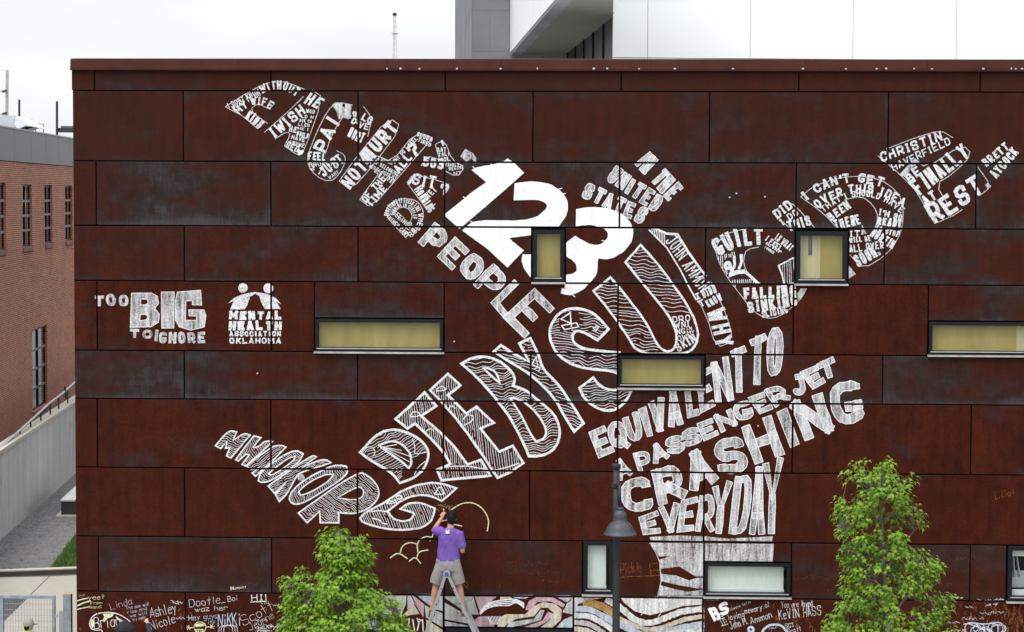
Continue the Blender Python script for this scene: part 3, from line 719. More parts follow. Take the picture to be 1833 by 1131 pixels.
def quad(ck, cr, ch, bl, br, tr, tl, w):
    """one big letter inside a free quadrilateral"""
    bl, br, tr, tl = [Vector(cr.p(q)) for q in (bl, br, tr, tl)]; w /= cr.k
    sw = ((br-bl).length+(tr-tl).length)/2; shh = ((tl-bl).length+(tr-br).length)/2
    for pts, cl in glyph(ch, True):
        o = []
        if not cl and len(pts) == 2: pts = [(pts[0][0]+(pts[1][0]-pts[0][0])*k/3, pts[0][1]+(pts[1][1]-pts[0][1])*k/3) for k in range(4)]
        for x, y in pts:
            x = 0.5+(x-.5)*max(.2, 1-w/sw); y = .5+(y-.5)*max(.2, 1-w/shh)
            o.append(bl*(1-x)*(1-y)+br*x*(1-y)+tr*x*y+tl*(1-x)*y)
        # square the ends off by half a stick so corners close
        if not cl:
            e0 = (o[0]-o[1]).normalized()*w*.5; e1 = (o[-1]-o[-2]).normalized()*w*.5
            if len(pts) <= 5: o[0] = o[0]+e0; o[-1] = o[-1]+e1
        ck.stroke(o, w, cl, jit=w*.05)
def hatch(ck, poly, holes, ang, gap, amp, wl, w, fan=None):
    xs = [p[0] for p in poly]; ys = [p[1] for p in poly]; cx, cy = (min(xs)+max(xs))/2, (min(ys)+max(ys))/2
    R_ = math.hypot(max(xs)-min(xs), max(ys)-min(ys))/2; ca, sa = math.cos(rad(ang)), math.sin(rad(ang))
    v = -R_; ph = random.uniform(0, 6)
    while v < R_:
        run = []; u = -R_; step = max(1.6, wl/9); g = random.uniform(.75, 1.25); a2 = amp*random.uniform(.6, 1.3)
        start = random.uniform(-R_, -R_*.6); 
        while u <= R_:
            n = noise.noise(Vector((u/wl*1.3, v/wl*.55, ph)))*2 + .4*math.sin(u/wl*6.28+ph+v*.05)
            vv = v + a2*n
            x, y = cx+u*ca-vv*sa, cy+u*sa+vv*ca
            ok = inside((x, y), poly) and not any(inside((x, y), h) for h in holes)
            if ok and random.random() > 0.012: run.append((x, y))
            else:
                if len(run) > 2: ck.stroke(run, w, jit=0.1)
                run = []
            u += step
        if len(run) > 2: ck.stroke(run, w, jit=0.1)
        v += gap*g
def outlined(cr, poly, holes, ang, gap, amp, wl, label, lw=4.6, hw=1.5, skip=None, smooth=1, only=None):
    ck = Chalk(); P = cr.P(poly); H = [cr.P(h) for h in holes]
    Ps = [(p[0], p[1]) for p in P]
    Ps = soften(Ps); Hs = [soften(h) for h in H]
    hh = Hs + ([cr.P(skip)] if skip else [])
    hatch(ck, cr.P(only) if only else Ps, hh, ang, gap*1.22, amp*1.15, wl, hw*.72)
    ck.k = 1; lw *= .86
    def dens(l):
        o = []
        for i in range(len(l)):
            a, b_ = Vector(l[i]), Vector(l[(i+1) % len(l)]); k = max(1, round((b_-a).length/14))
            o += [a+(b_-a)*j/k for j in range(k)]
        return o
    ck.stroke(dens(Ps), lw, True, jit=.35)
    for h in Hs: ck.stroke(dens(h), lw*.85, True, jit=.3)
    ck.build('chalk_letter', 'c_hatch', label); return ck

# ------------------------------------------------------------------ what is written on the wall
def words(cr, items, m='c_word', name='chalk_word', label=None, thin=()):
    edge = 1.3 if m == 'c_worn' else 0.0
    for it in items:
        hpx = it[3]/cr.k
        if hpx >= 17 and len(it[0]) > 1 and not it[5].get('bend'):     # letters big enough to pick apart
            a, b_ = Vector(it[1]), Vector(it[2]); ws = [NARROW.get(c, 0.8 if c.islower() else 1.0) for c in it[0]]; tot = sum(ws)+.26*(len(ws)-1); q = 0.0
            for c, g in zip(it[0], ws):
                p0, p1 = a.lerp(b_, q/tot), a.lerp(b_, (q+g)/tot); q += g+.26
                if c == ' ': continue
                ck = Chalk(edge); text(ck, cr, c, p0, p1, it[3], it[4], **it[5]); ck.build('chalk_letter', m)
        else:
            ck = Chalk(edge); text(ck, cr, *it[:5], **it[5]); o = ck.build(name, m, label)
            if o: o['kind'] = 'stuff'
    if thin:
        c2 = Chalk()
        for l in thin: c2.stroke(chaikin(cr.P(l), False, 1), 1.3, jit=.3)
        o = c2.build('chalk_outline', 'c_thin'); o['kind'] = 'stuff'
def big(cr, quads, m, label, edge=1.4, fills=()):
    for a in quads: ck = Chalk(edge); quad(ck, cr, *a); ck.build('chalk_letter', m, label)
    for f in fills: ck = Chalk(edge); ck.fill(cr.P(f)); ck.build('chalk_letter', m, label)
def W(t, x0, y0, x1, y1, h, w, **k): return (t, (x0, y0), (x1, y1), h, w, k)

cA = Crop(380, 120, 5.14)
words(cA, [W('I DONT KNOW', 150, 378, 440, 240, 46, 9), W('WITHOUT', 455, 250, 770, 275, 82, 17, bend=58), W('WHAT TO DO', 190, 396, 450, 262, 40, 9),
  W('MY WIFE', 250, 440, 535, 392, 76, 16, bend=68), W('KIDS', 298, 470, 425, 572, 95, 20)], label='first small chalk text shaped like a letter E',
  thin=[[(120, 365), (200, 410), (270, 440), (420, 570)], [(120, 365), (350, 220), (470, 160), (580, 125), (700, 145), (850, 205)], [(510, 520), (340, 400), (420, 330), (520, 390), (572, 335)]])
words(cA, [W('IWISH', 575, 660, 865, 420, 105, 22), W('HE', 838, 330, 965, 385, 120, 24, shear=.25), W('WOU', 862, 420, 940, 430, 38, 9), W('LD H', 820, 468, 930, 475, 32, 8),
  W('AVE CA', 800, 505, 915, 515, 32, 8), W('LLED', 790, 540, 895, 550, 30, 8), W('ME I', 785, 575, 885, 588, 28, 7), W('HE', 705, 592, 770, 607, 60, 15), W('WOULD', 770, 627, 875, 657, 48, 11),
  W('HAVE', 725, 660, 850, 692, 42, 10), W('ANSWE', 705, 706, 840, 744, 38, 9), W('RED', 672, 735, 778, 790, 62, 14)], label='small chalk text shaped like a letter A',
  thin=[[(480, 600), (650, 455), (840, 270)], [(665, 725), (790, 815), (840, 790), (1020, 280), (920, 210)], [(575, 662), (690, 590), (720, 620), (665, 725)]])
ck = Chalk(); ck.fill(cA.P([(782, 770), (800, 758), (815, 768), (835, 758), (842, 778), (828, 800), (792, 812)])); ck.build('chalk_heart', 'c_solid', 'small solid chalk heart')
words(cA, [W('PAI', 1035, 792, 1185, 505, 135, 30, bare=True), W('&', 1275, 520, 1345, 525, 120, 17), W('LO', 1365, 482, 1455, 530, 72, 16), W('VE', 1340, 552, 1430, 582, 62, 14), W('HURT', 1238, 640, 1372, 702, 100, 18),
  W('FEEL', 880, 850, 1040, 865, 75, 16), W('BROKEN', 890, 915, 1125, 906, 38, 8), W('& I', 900, 945, 990, 992, 55, 11), W('JUST', 1030, 1012, 1222, 872, 105, 20), W('WANT', 1080, 1035, 1170, 975, 35, 6)],
  label='small chalk text shaped like a letter C', thin=[[(880, 790), (880, 900), (950, 1000), (1080, 1060), (1170, 990), (1225, 870), (1220, 810), (1145, 770)], [(1390, 360), (1470, 470), (1430, 640)], [(890, 780), (960, 600), (1060, 400), (1150, 320), (1290, 350)], [(1040, 800), (1100, 620), (1200, 460)]])
ck = Chalk(); quad(ck, cA, 'N', (1175, 478), (1262, 462), (1292, 350), (1108, 330), 58); ck.fill(cA.P([(1100, 350), (1130, 325), (1200, 330), (1180, 440), (1140, 400)])); ck.build('chalk_word', 'c_worn')
cB = Crop(600, 180, 4.35)
words(cB, [W('NOT', 118, 695, 262, 520, 110, 24), W('HURT', 278, 490, 502, 215, 118, 31), W('A SENSE', 325, 460, 445, 500, 28, 6), W('OF BELONGING', 300, 486, 485, 592, 32, 7), W('NESS I MISS MY', 262, 520, 470, 620, 30, 6),
  W('OLD LIFE!', 300, 555, 445, 652, 40, 9), W('OF THE', 240, 800, 402, 608, 62, 13), W('TIME', 282, 835, 412, 690, 62, 15), W('WHY DO I FEEL', 462, 495, 645, 300, 36, 8), W('SOOOO', 630, 276, 750, 322, 38, 10),
  W('TIRED', 640, 316, 737, 362, 34, 9), W('ALL', 500, 572, 605, 448, 72, 18), W('?', 605, 452, 672, 410, 112, 26)], label='small chalk text shaped like a letter H beside the peeled apostrophe',
  thin=[[(30, 625), (180, 420), (420, 130), (520, 205), (300, 500), (120, 700), (30, 625)], [(190, 770), (280, 835), (480, 610), (740, 310), (760, 285), (625, 245), (440, 480), (330, 430)], [(190, 770), (330, 580)]])
ck = Chalk(); ck.fill(cB.P([(185, 410), (245, 350), (280, 420), (310, 430), (250, 500), (215, 470)])); ck.build('chalk_patch', 'c_worn')
words(cB, [W('1', 825, 356, 862, 350, 46, 16), W('BAT', 795, 402, 865, 396, 37, 9), W('TALI', 805, 440, 892, 426, 35, 9), W('ON', 822, 476, 882, 466, 32, 9), W('503', 680, 512, 842, 536, 78, 20), W('RD', 848, 492, 900, 488, 28, 7),
  W('FAMILY', 858, 515, 965, 512, 26, 6), W('REGIME', 888, 547, 1002, 530, 28, 6), W('NT', 925, 582, 985, 572, 28, 6)], label='small chalk text shaped like a letter Y', thin=[[(780, 340), (850, 305), (915, 470), (1008, 515), (950, 600), (830, 530), (780, 340)], [(670, 510), (710, 430), (820, 460)]])
ck = Chalk(); ck.fill(cB.P([(1012, 375), (1075, 410), (1100, 450), (1096, 492), (1060, 450), (1025, 480), (975, 435)])); ck.build('chalk_apostrophe', 'c_worn', 'solid chalk apostrophe')
words(cB, [W('SIT', 592, 652, 770, 690, 98, 19), W('?', 815, 738, 882, 742, 92, 22), W('MORNING', 612, 692, 728, 878, 66, 13), W('YET', 735, 762, 795, 700, 52, 12)], label='small chalk text shaped like a letter A above the word PEOPLE',
  thin=[[(560, 640), (610, 570), (830, 630), (900, 660), (850, 735)], [(560, 640), (620, 720), (735, 875), (780, 800)]])
ck = Chalk(); ck.fill(cB.P([(562, 645), (615, 568), (630, 578), (580, 655)])); ck.build('chalk_patch', 'c_word')
def arc_text(ck, cr, txt, c, rx, ry, a0, a1, h, w):
    tot = sum(NARROW.get(q, 1.0)+.22 for q in txt); s = 0
    for q in txt:
        g = NARROW.get(q, 1.0); m0, m1 = a0+(a1-a0)*s/tot, a0+(a1-a0)*(s+g)/tot; s += g+.22
        if q == ' ': continue
        pa, pb = [(c[0]+rx*math.cos(rad(m)), c[1]+ry*math.sin(rad(m))) for m in (m0, m1)]
        text(ck, cr, q, pa, pb, h, w)
ck = Chalk()
arc_text(ck, cB, 'SOMETIMES IT FEELS LIKE', (530, 910), 116, 116, 185, 340, 36, 8); arc_text(ck, cB, 'WHERE', (530, 910), 118, 118, 345, 420, 42, 9)
arc_text(ck, cB, 'RUNNING IN CIRCLES', (530, 905), 78, 78, 190, 370, 30, 6); text(ck, cB, 'THINGS CANT', (395, 905), (555, 1068), 36, 8); text(ck, cB, 'SEEING', (440, 880), (560, 985), 40, 8); text(ck, cB, 'RE', (590, 1065), (635, 1010), 40, 9)
text(ck, cB, 'STOP', (560, 1040), (610, 960), 36, 7)
ck.build('chalk_word', 'c_word', 'small chalk text shaped like a ring shaped letter D')
c2 = Chalk(); c2.stroke(chaikin(cB.P([(555, 1070), (380, 885), (420, 810), (520, 757), (640, 775), (690, 860), (680, 930), (600, 1060)]), False, 2), 1.3, jit=.3)
c2.stroke(chaikin(cB.P([(460, 870), (500, 830), (560, 830), (605, 890), (585, 950), (550, 960), (460, 870)]), False, 2), 1.3, jit=.3); c2.build('chalk_outline', 'c_thin')

cC = Crop(740, 270, 3.231)
big(cC, (('P', (30, 530), (112, 600), (218, 492), (125, 412), 38), ('E', (138, 608), (222, 692), (322, 575), (240, 498), 34), ('O', (255, 690), (345, 768), (428, 652), (338, 572), 40), ('P', (343, 772), (440, 858), (556, 742), (462, 650), 38),
          ('L', (446, 878), (522, 962), (640, 830), (588, 742), 36), ('E', (522, 962), (640, 1082), (818, 910), (700, 796), 42)), 'c_worn2', 'letter of the rubbed chalk word PEOPLE running down to the right')
N1 = [(345, 110), (365, 98), (480, 80), (545, 55), (570, 62), (632, 125), (450, 290), (268, 445), (185, 370), (320, 258), (428, 180), (380, 140)]
N2 = [(590, 190), (700, 178), (790, 195), (860, 240), (892, 305), (885, 365), (840, 430), (825, 452), (690, 454), (690, 482), (545, 500), (575, 532), (632, 575), (545, 668), (430, 560), (290, 460), (345, 405), (530, 408), (640, 405), (720, 385), (765, 345), (780, 320), (765, 290), (700, 275), (585, 282)]
N3 = [(945, 340), (1030, 328), (1120, 335), (1200, 365), (1255, 415), (1270, 475), (1250, 540), (1200, 590), (1130, 625), (1065, 615), (1058, 665), (1060, 710), (990, 790), (940, 822), (895, 832), (858, 820), (862, 798), (878, 806), (878, 722), (925, 716), (950, 695), (948, 655), (920, 625), (878, 602), (878, 538), (935, 495), (980, 525), (1040, 550), (1090, 545), (1125, 510), (1133, 480), (1115, 450), (1060, 430), (1000, 422), (945, 430)]
N3b = [(632, 598), (690, 598), (690, 738), (672, 725), (640, 680), (625, 635)]
for P, hole, lb in ((N1, (), 'thick solid chalk numeral 1'), (N2, (), 'thick solid chalk numeral 2'), (N3, (), 'thick solid chalk numeral 3')):
    ck = Chalk(); pp = soften(cC.P(P)); ck.fill(pp); 
    if P is N3: ck.fill(cC.P(N3b))
    ck.stroke(pp, 3.0, True, jit=.5)
    for k in range(7):      # loose dashes of overshoot at the edges
        a = Vector(random.choice(pp)); ck.stroke([a, a+Vector((random.uniform(-9, 9), random.uniform(-7, 7)))], 1.4)
    ck.build('chalk_numeral', 'c_solid', lb)
cD = Crop(1020, 250, 2.827)
for its in ([W('IN THE', 325, 122, 500, 312, 105, 22, bare=True)], [W('UNITED', 182, 202, 432, 368, 88, 20, bare=True)], [W('STATES', 58, 288, 362, 428, 86, 20)]):
    words(cD, its, 'c_worn', label='rubbed slanting chalk words '+its[0][0])
Upoly = [(120, 765), (205, 697), (250, 745), (335, 855), (390, 930), (440, 1035), (480, 1072), (520, 1068), (540, 1030), (538, 960), (485, 865), (375, 735), (282, 620), (358, 532), (430, 610), (530, 740), (610, 860), (650, 960), (645, 1030), (600, 1080), (500, 1084), (345, 1082), (285, 985), (225, 895)]
outlined(cD, Upoly, [], 4, 5.2, 2.2, 30, 'huge outlined chalk letter U filled with wavy lines', skip=[(505, 885), (640, 885), (670, 1100), (440, 1100), (450, 1050), (530, 1070), (545, 1000)])
words(cD, [W('DRO', 520, 925, 610, 918, 33, 7), W('WNI', 530, 955, 607, 946, 30, 7), W('NG', 540, 985, 586, 980, 29, 7), W('IN', 590, 965, 618, 962, 20, 4), W('MY', 595, 985, 630, 980, 18, 4), W('OWN', 548, 1020, 620, 1005, 30, 5), W('SKIN', 550, 1075, 645, 1020, 46, 9)])
words(cD, [W('JOHN AMMON', 482, 515, 660, 775, 68, 7), W('DIDN', 678, 802, 745, 770, 45, 9), W('KNOW', 702, 850, 775, 810, 42, 8), W('I', 636, 812, 668, 800, 34, 10), W('T', 660, 850, 690, 835, 36, 9), W('WHY', 690, 868, 742, 1052, 98, 20)],
  label='narrow chalk letter I made of small words', thin=[[(600, 740), (690, 880), (740, 1055), (825, 1020), (800, 900), (715, 720)]])
ck = Chalk(); ck.stroke(cD.P([(420, 445), (490, 475), (545, 478), (600, 570), (650, 640), (690, 692)]), 4.2); ck.stroke(cD.P([(400, 455), (445, 500), (490, 545), (560, 660), (600, 740), (640, 810)]), 2.6)
for k in range(9): ck.stroke(cD.P([(415+k*8, 452+k*2.5), (408+k*9, 462+k*9)]), 1.4)
ck.build('chalk_outline', 'c_line')

cE = Crop(1260, 220, 3.058)
words(cE, [W('GUILT', 85, 738, 322, 672, 102, 23, bend=26), W('IS WHAT', 385, 635, 470, 702, 40, 8), W('I FEEL.', 332, 640, 422, 708, 32, 8), W('AND WHEN', 335, 662, 410, 712, 16, 4), W('I WONDER', 330, 684, 380, 718, 15, 4),
  W('FALLING', 220, 968, 507, 950, 66, 19), W('SINKING', 245, 1042, 512, 998, 64, 15), W('SLIDING', 320, 1068, 462, 1038, 40, 9)], label='small chalk text shaped like the second letter C',
  thin=[[(365, 580), (250, 575), (150, 595), (90, 630), (62, 690), (80, 760), (130, 850), (215, 960), (270, 1030), (340, 1072), (410, 1062), (480, 1010), (540, 950), (562, 905)], [(300, 680), (235, 690), (215, 740), (225, 800), (270, 850), (312, 885)]])
ck = Chalk(); hatch(ck, cE.P([(70, 730), (165, 700), (215, 720), (220, 800), (310, 885), (170, 885), (215, 960), (165, 890), (90, 780)]), [cE.P([(110, 750), (220, 710), (230, 800), (280, 850), (150, 850)])], 88, 3.6, .6, 30, 1.3)
for q, w in (([(140, 830), (180, 815), (225, 812)], 8), ([(150, 800), (168, 790), (165, 725)], 5), ([(190, 800), (205, 770), (204, 718)], 5), ([(220, 812), (250, 835), (275, 860), (305, 882)], 5), ([(150, 790), (160, 835)], 7)): ck.stroke(chaikin(cE.P(q), False, 1), w)
ck.stroke(chaikin(cE.P([(118, 765), (142, 765), (142, 795), (118, 795)]), True, 2), 6, True); ck.build('chalk_drawing', 'c_line', 'chalk drawing of a falling figure with raised arms')
outlined(cE, [(408, 780), (490, 738), (500, 738), (500, 876), (440, 885), (430, 830)], [], 88, 3.4, .5, 30, 'fragment of outlined chalk letter beside the square window', 3.2, 1.3)
ck = Chalk(); ck.fill(cE.P([(530, 905), (562, 905), (542, 945), (515, 972), (512, 935)])); ck.fill(cE.P([(865, 555), (890, 605), (862, 612)])); ck.fill(cE.P([(792, 778), (832, 828), (792, 852)])); ck.build('chalk_patch', 'c_worn')
words(cE, [W('DID', 402, 528, 492, 462, 56, 12), W('I DO', 430, 562, 522, 500, 38, 9), W('THIS', 465, 592, 592, 560, 58, 12), W("I CAN'T GET", 560, 428, 975, 352, 54, 13, bend=58), W('OVER THIS IDEA', 622, 472, 1088, 462, 52, 12, bend=84),
  W('THAT I SHOULD HAVE', 655, 492, 1078, 496, 36, 8, bend=92), W('BEEN', 697, 538, 808, 465, 52, 12), W('THERE', 722, 588, 862, 552, 58, 12), W("I'M SO", 955, 505, 1080, 537, 38, 10), W('READY', 945, 556, 1080, 574, 45, 13),
  W('TO STOP', 935, 590, 1065, 627, 34, 9), W('HURTIN', 905, 617, 1030, 692, 50, 11), W('IT', 797, 625, 855, 625, 36, 9), W('WILL BE', 797, 656, 915, 645, 32, 8), W('ALL OVER', 797, 710, 985, 686, 42, 9), W('SOON.', 845, 792, 968, 722, 72, 13)],
  label='small chalk text shaped like the letters I and D', thin=[[(530, 405), (600, 345), (750, 295), (900, 290), (1010, 330), (1090, 420), (1090, 560), (1060, 640), (1000, 720), (870, 802), (800, 722)], [(770, 420), (860, 398), (930, 450), (955, 520), (930, 590)], [(375, 490), (455, 432), (500, 450), (612, 580)], [(375, 490), (485, 590)], [(530, 405), (650, 490), (735, 580)]])
cF = Crop(1500, 140, 4.039)
words(cF, [W('CHRISTIN', 315, 607, 757, 447, 72, 15), W('HAVERFIELD', 400, 672, 818, 476, 56, 11), W('BE', 518, 758, 607, 690, 72, 16), W('FINALLY', 592, 852, 957, 562, 126, 25), W('AT', 635, 922, 722, 870, 78, 19), W('REST', 700, 1055, 1066, 826, 155, 32, bare=True)],
  label='chalk text shaped like the last letter E', thin=[[(290, 560), (470, 715), (580, 830), (690, 1055), (820, 1000), (900, 950)], [(350, 510), (560, 430), (740, 375), (832, 430)], [(555, 580), (635, 650), (900, 480), (972, 550), (830, 690), (705, 765), (800, 920)], [(1010, 640), (1110, 780), (1020, 850)]])
words(cF, [W('BRETT', 1075, 642, 1242, 510, 62, 15), W('AYCOCK', 1145, 728, 1312, 540, 74, 16)], label='rising chalk name at the right end of the lettering')
ck = Chalk(); ck.fill(cF.P([(553, 580), (587, 600), (480, 712), (445, 695)])); ck.fill(cF.P([(1062, 770), (1085, 755), (1110, 780), (1085, 800)])); ck.build('chalk_patch', 'c_worn')

cG = Crop(130, 490, 4.263)
words(cG, [W('TOO', 168, 250, 428, 244, 90, 27), W('TO', 438, 490, 606, 497, 70, 24), W('I', 618, 515, 656, 515, 88, 26, bare=True), W('GNORE', 658, 532, 1014, 526, 88, 25)], 'c_worn', label='chalk words TOO and TO IGNORE on the left of the wall')
ck = Chalk(1.4); ck.fill(cG.P([(450, 148), (600, 146), (648, 172), (655, 225), (628, 262), (662, 310), (655, 370), (600, 402), (442, 408)]), [cG.P([(520, 192), (565, 192), (580, 212), (565, 235), (520, 238)])[::-1], cG.P([(515, 310), (560, 310), (578, 330), (560, 352), (515, 360)])[::-1]]); ck.build('chalk_letter', 'c_worn', 'large chalk letter B on the left of the wall')
ck = Chalk(1.4); ck.fill(cG.P([(678, 140), (776, 138), (772, 414), (682, 414)])); ck.build('chalk_letter', 'c_worn', 'large chalk letter I between B and G on the left')
ck = Chalk(1.4); ck.fill(cG.P([(800, 140), (978, 126), (984, 237), (915, 235), (915, 205), (865, 205), (862, 355), (945, 355), (945, 322), (890, 320), (888, 275), (1003, 275), (1018, 320), (1005, 405), (900, 430), (815, 405), (785, 350), (785, 210)]))
ck.build('chalk_letter', 'c_worn', 'large chalk letter G on the left of the wall')
words(cG, [W('MENTAL', 1193, 351, 1594, 351, 70, 24, bare=True), W('HEALTH', 1190, 432, 1594, 432, 76, 25), W('ASSOCIATION', 1198, 478, 1590, 478, 42, 13, bare=True), W('OKLAHOMA', 1198, 532, 1590, 534, 46, 14)], 'c_word', label='four stacked chalk lines under the two dot figures')
ck = Chalk()
for (x, y, r) in ((1300, 107, 37), (1494, 110, 38)): ck.fill(cG.P([(x+r*math.cos(k*.449), y+r*math.sin(k*.449)) for k in range(14)]))
ck.fill(cG.P([(1186, 226), (1230, 185), (1300, 155), (1390, 138), (1480, 152), (1550, 185), (1592, 232), (1555, 212), (1588, 268), (1468, 268), (1440, 220), (1425, 170), (1395, 150), (1355, 175), (1332, 240), (1312, 271), (1202, 271), (1232, 205)]))
ck.build('chalk_emblem', 'c_word', 'chalk emblem of two figures joined in an arch')

cH = Crop(370, 740, 4.916)
HL = [([(78, 282), (190, 148), (262, 162), (235, 235), (330, 172), (382, 190), (215, 390), (175, 372), (205, 300), (165, 305), (180, 240), (125, 308)], [], 20), ([(255, 405), (415, 195), (478, 212), (410, 295), (450, 300), (520, 238), (580, 248), (345, 462), (312, 445), (375, 365), (345, 355), (280, 418)], [], 60),
      ([(350, 462), (560, 300), (640, 275), (695, 295), (600, 400), (430, 553), (400, 525), (470, 470), (400, 500)], [], -35), ([(455, 590), (470, 520), (600, 420), (720, 340), (800, 325), (848, 355), (820, 420), (700, 510), (560, 595), (480, 608)], [[(545, 530), (600, 480), (720, 390), (780, 375), (770, 410), (650, 500), (570, 545)]], 40),
      ([(540, 640), (920, 365), (968, 380), (840, 470), (1030, 395), (1095, 432), (850, 510), (790, 545), (720, 690), (640, 775), (608, 715), (700, 600), (600, 705)], [], -20), ([(722, 755), (745, 690), (850, 590), (1050, 480), (1150, 450), (1230, 465), (1243, 510), (1200, 570), (1000, 700), (850, 790), (760, 800)], [[(810, 690), (850, 640), (1000, 550), (1090, 530), (1113, 545), (1070, 600), (900, 700), (830, 718)]], 70),
      ([(808, 875), (1330, 505), (1430, 550), (1510, 640), (1520, 730), (1450, 820), (1350, 870), (1260, 882), (1160, 870), (1162, 962), (1000, 962), (995, 860), (885, 958)], [[(1150, 740), (1330, 640), (1375, 660), (1385, 710), (1350, 755), (1250, 760)]], 35)]
for (p, h, a), ch in zip(HL, 'MHAOKOR'): outlined(cH, p, h, a, 2.7, 1.6, 14, 'small outlined chalk letter '+ch+' of the web address at lower left', 3.0, 1.15)
ck = Chalk(); ck.stroke(cH.P([(830+25*math.cos(k*.52), 563+25*math.sin(k*.52)) for k in range(12)]), 2.4, True); ck.fill(cH.P([(830+18*math.cos(k*.52), 563+18*math.sin(k*.52)) for k in range(12)])); ck.build('chalk_dot', 'c_worn')
cI = Crop(620, 840, 3.887)
outlined(cI, [(95, 340), (130, 300), (250, 240), (400, 140), (520, 100), (640, 90), (765, 130), (665, 220), (580, 180), (480, 178), (380, 215), (290, 290), (320, 340), (390, 365), (450, 350), (472, 310), (455, 295), (375, 275), (440, 230), (530, 235), (617, 270), (600, 350), (540, 400), (450, 420), (300, 420), (180, 390), (110, 365)], [], 68, 3.4, .7, 26, 'outlined chalk letter G beside the man on the ladder', 4.0, 1.3)
ck = Chalk()
for q in ([(280, 235), (300, 215), (320, 225), (340, 210), (350, 232), (280, 238)], [(345, 195), (365, 178), (390, 190), (380, 208), (348, 205)], [(612, 172), (630, 150), (640, 125), (665, 125), (672, 150), (685, 172), (612, 174)], [(165, 295), (230, 285), (285, 295)], [(180, 340), (230, 350), (250, 375), (285, 380)]): ck.stroke(chaikin(cI.P(q), False, 1), 2.2)
ck.build('chalk_drawing', 'c_line')
cD2 = Crop(620, 540, 3.326)
outlined(cD2, [(82, 895), (180, 790), (250, 760), (330, 765), (430, 810), (485, 870), (490, 930), (460, 1000), (400, 1050), (320, 1078), (265, 1010), (160, 955)], [[(195, 855), (270, 825), (330, 845), (380, 900), (390, 960), (370, 990), (330, 950), (260, 905)]], -30, 3.6, 2.4, 24, 'outlined chalk letter D filled with wave drawings', 5, 1.4, skip=[(330, 1070), (335, 1000), (400, 930), (480, 890), (470, 1000), (420, 1040)])
ck = Chalk()
for q in ([(215, 865), (330, 885)], [(215, 865), (380, 920)], [(215, 865), (380, 955)], [(215, 865), (300, 850)], [(115, 870), (150, 860), (175, 890), (160, 920)], [(395, 820), (410, 870), (405, 910), (480, 895)], [(405, 1030), (430, 980), (470, 950)]): ck.stroke(chaikin(cD2.P(q), False, 1), 1.3)
ck.build('chalk_drawing', 'c_line')
outlined(cD2, [(465, 540), (535, 620), (445, 680), (575, 790), (650, 870), (720, 968), (800, 940), (858, 1035), (568, 1062), (540, 1000), (620, 965), (575, 890), (490, 800), (410, 725), (365, 755), (293, 697), (420, 585)], [], 82, 3.3, .8, 22, 'outlined chalk letter I with serifs filled with upright lines', 5, 1.3)
outlined(cD2, [(605, 428), (680, 498), (605, 555), (715, 665), (775, 625), (878, 720), (800, 755), (910, 893), (990, 858), (1055, 960), (975, 1015), (900, 1048), (830, 940), (700, 750), (580, 610), (500, 525)], [], 84, 3.3, .8, 22, 'outlined chalk letter E with a drawn hand inside', 5, 1.3)
ck = Chalk()
for q in ([(535, 525), (555, 505), (580, 505), (600, 525), (535, 530)], [(610, 635), (625, 615), (650, 635)], [(380, 680), (395, 655), (430, 655), (440, 680), (378, 686)], [(475, 770), (500, 752), (525, 770)], [(690, 705), (720, 670), (760, 680), (750, 710), (700, 735)], [(560, 985), (700, 975), (830, 995)], [(550, 1000), (700, 1005), (845, 1010)], [(870, 1005), (960, 985), (1030, 960)]): ck.stroke(chaikin(cD2.P(q), False, 1), 1.9)
ck.build('chalk_drawing', 'c_line')
cE2 = Crop(820, 520, 3.326)
outlined(cE2, [(20, 435), (80, 400), (170, 390), (250, 420), (320, 480), (340, 530), (325, 565), (400, 590), (480, 655), (560, 720), (605, 800), (605, 880), (570, 950), (500, 985), (420, 985), (400, 930), (310, 750), (230, 650), (130, 530)], [[(150, 460), (190, 462), (230, 490), (248, 550), (200, 510)], [(310, 640), (345, 640), (400, 665), (480, 740), (530, 830), (515, 880), (465, 900), (430, 850), (370, 730)]], -8, 4.2, 3.2, 26, 'outlined chalk letter B filled with wood grain waves', 5.2, 1.5)
outlined(cE2, [(215, 362), (255, 325), (320, 370), (425, 425), (365, 315), (430, 283), (475, 370), (505, 470), (600, 560), (665, 660), (748, 790), (690, 840), (640, 760), (590, 665), (520, 580), (420, 490), (300, 420)], [], 12, 4.4, 2.2, 24, 'outlined chalk letter Y filled with waves', 5.2, 1.5)
outlined(cE2, [(895, 230), (830, 295), (740, 242), (700, 238), (678, 270), (690, 315), (750, 348), (850, 360), (960, 368), (960, 496), (905, 475), (760, 465), (665, 435), (590, 380), (545, 290), (545, 220), (590, 140), (670, 102), (760, 112), (830, 150)], [], 6, 4.2, 2.8, 30, 'upper half of huge outlined chalk letter S with a drawn boat', 5.4, 1.5, skip=[(610, 130), (715, 130), (720, 230), (610, 240)])
outlined(cE2, [(805, 518), (840, 565), (890, 590), (960, 592), (1032, 592), (1000, 660), (940, 710), (880, 718), (800, 685), (750, 640), (722, 580)], [], -10, 4.2, 2.2, 26, 'lower hook of huge outlined chalk letter S below the low window', 5.2, 1.5)
ck = Chalk()
for q, cl in (([(668, 132), (612, 170), (672, 195), (668, 132)], 0), ([(615, 208), (705, 192), (718, 215), (635, 232), (615, 208)], 0), ([(668, 132), (675, 215)], 0), ([(820, 205), (835, 220), (820, 240), (805, 222), (835, 210)], 0), ([(440, 440), (465, 395), (475, 455), (440, 440)], 0), ([(455, 465), (490, 455), (480, 480)], 0)): ck.stroke(cE2.P(q), 2.2)
ck.build('chalk_drawing', 'c_line', 'little chalk sailing boats inside the outlined letters')

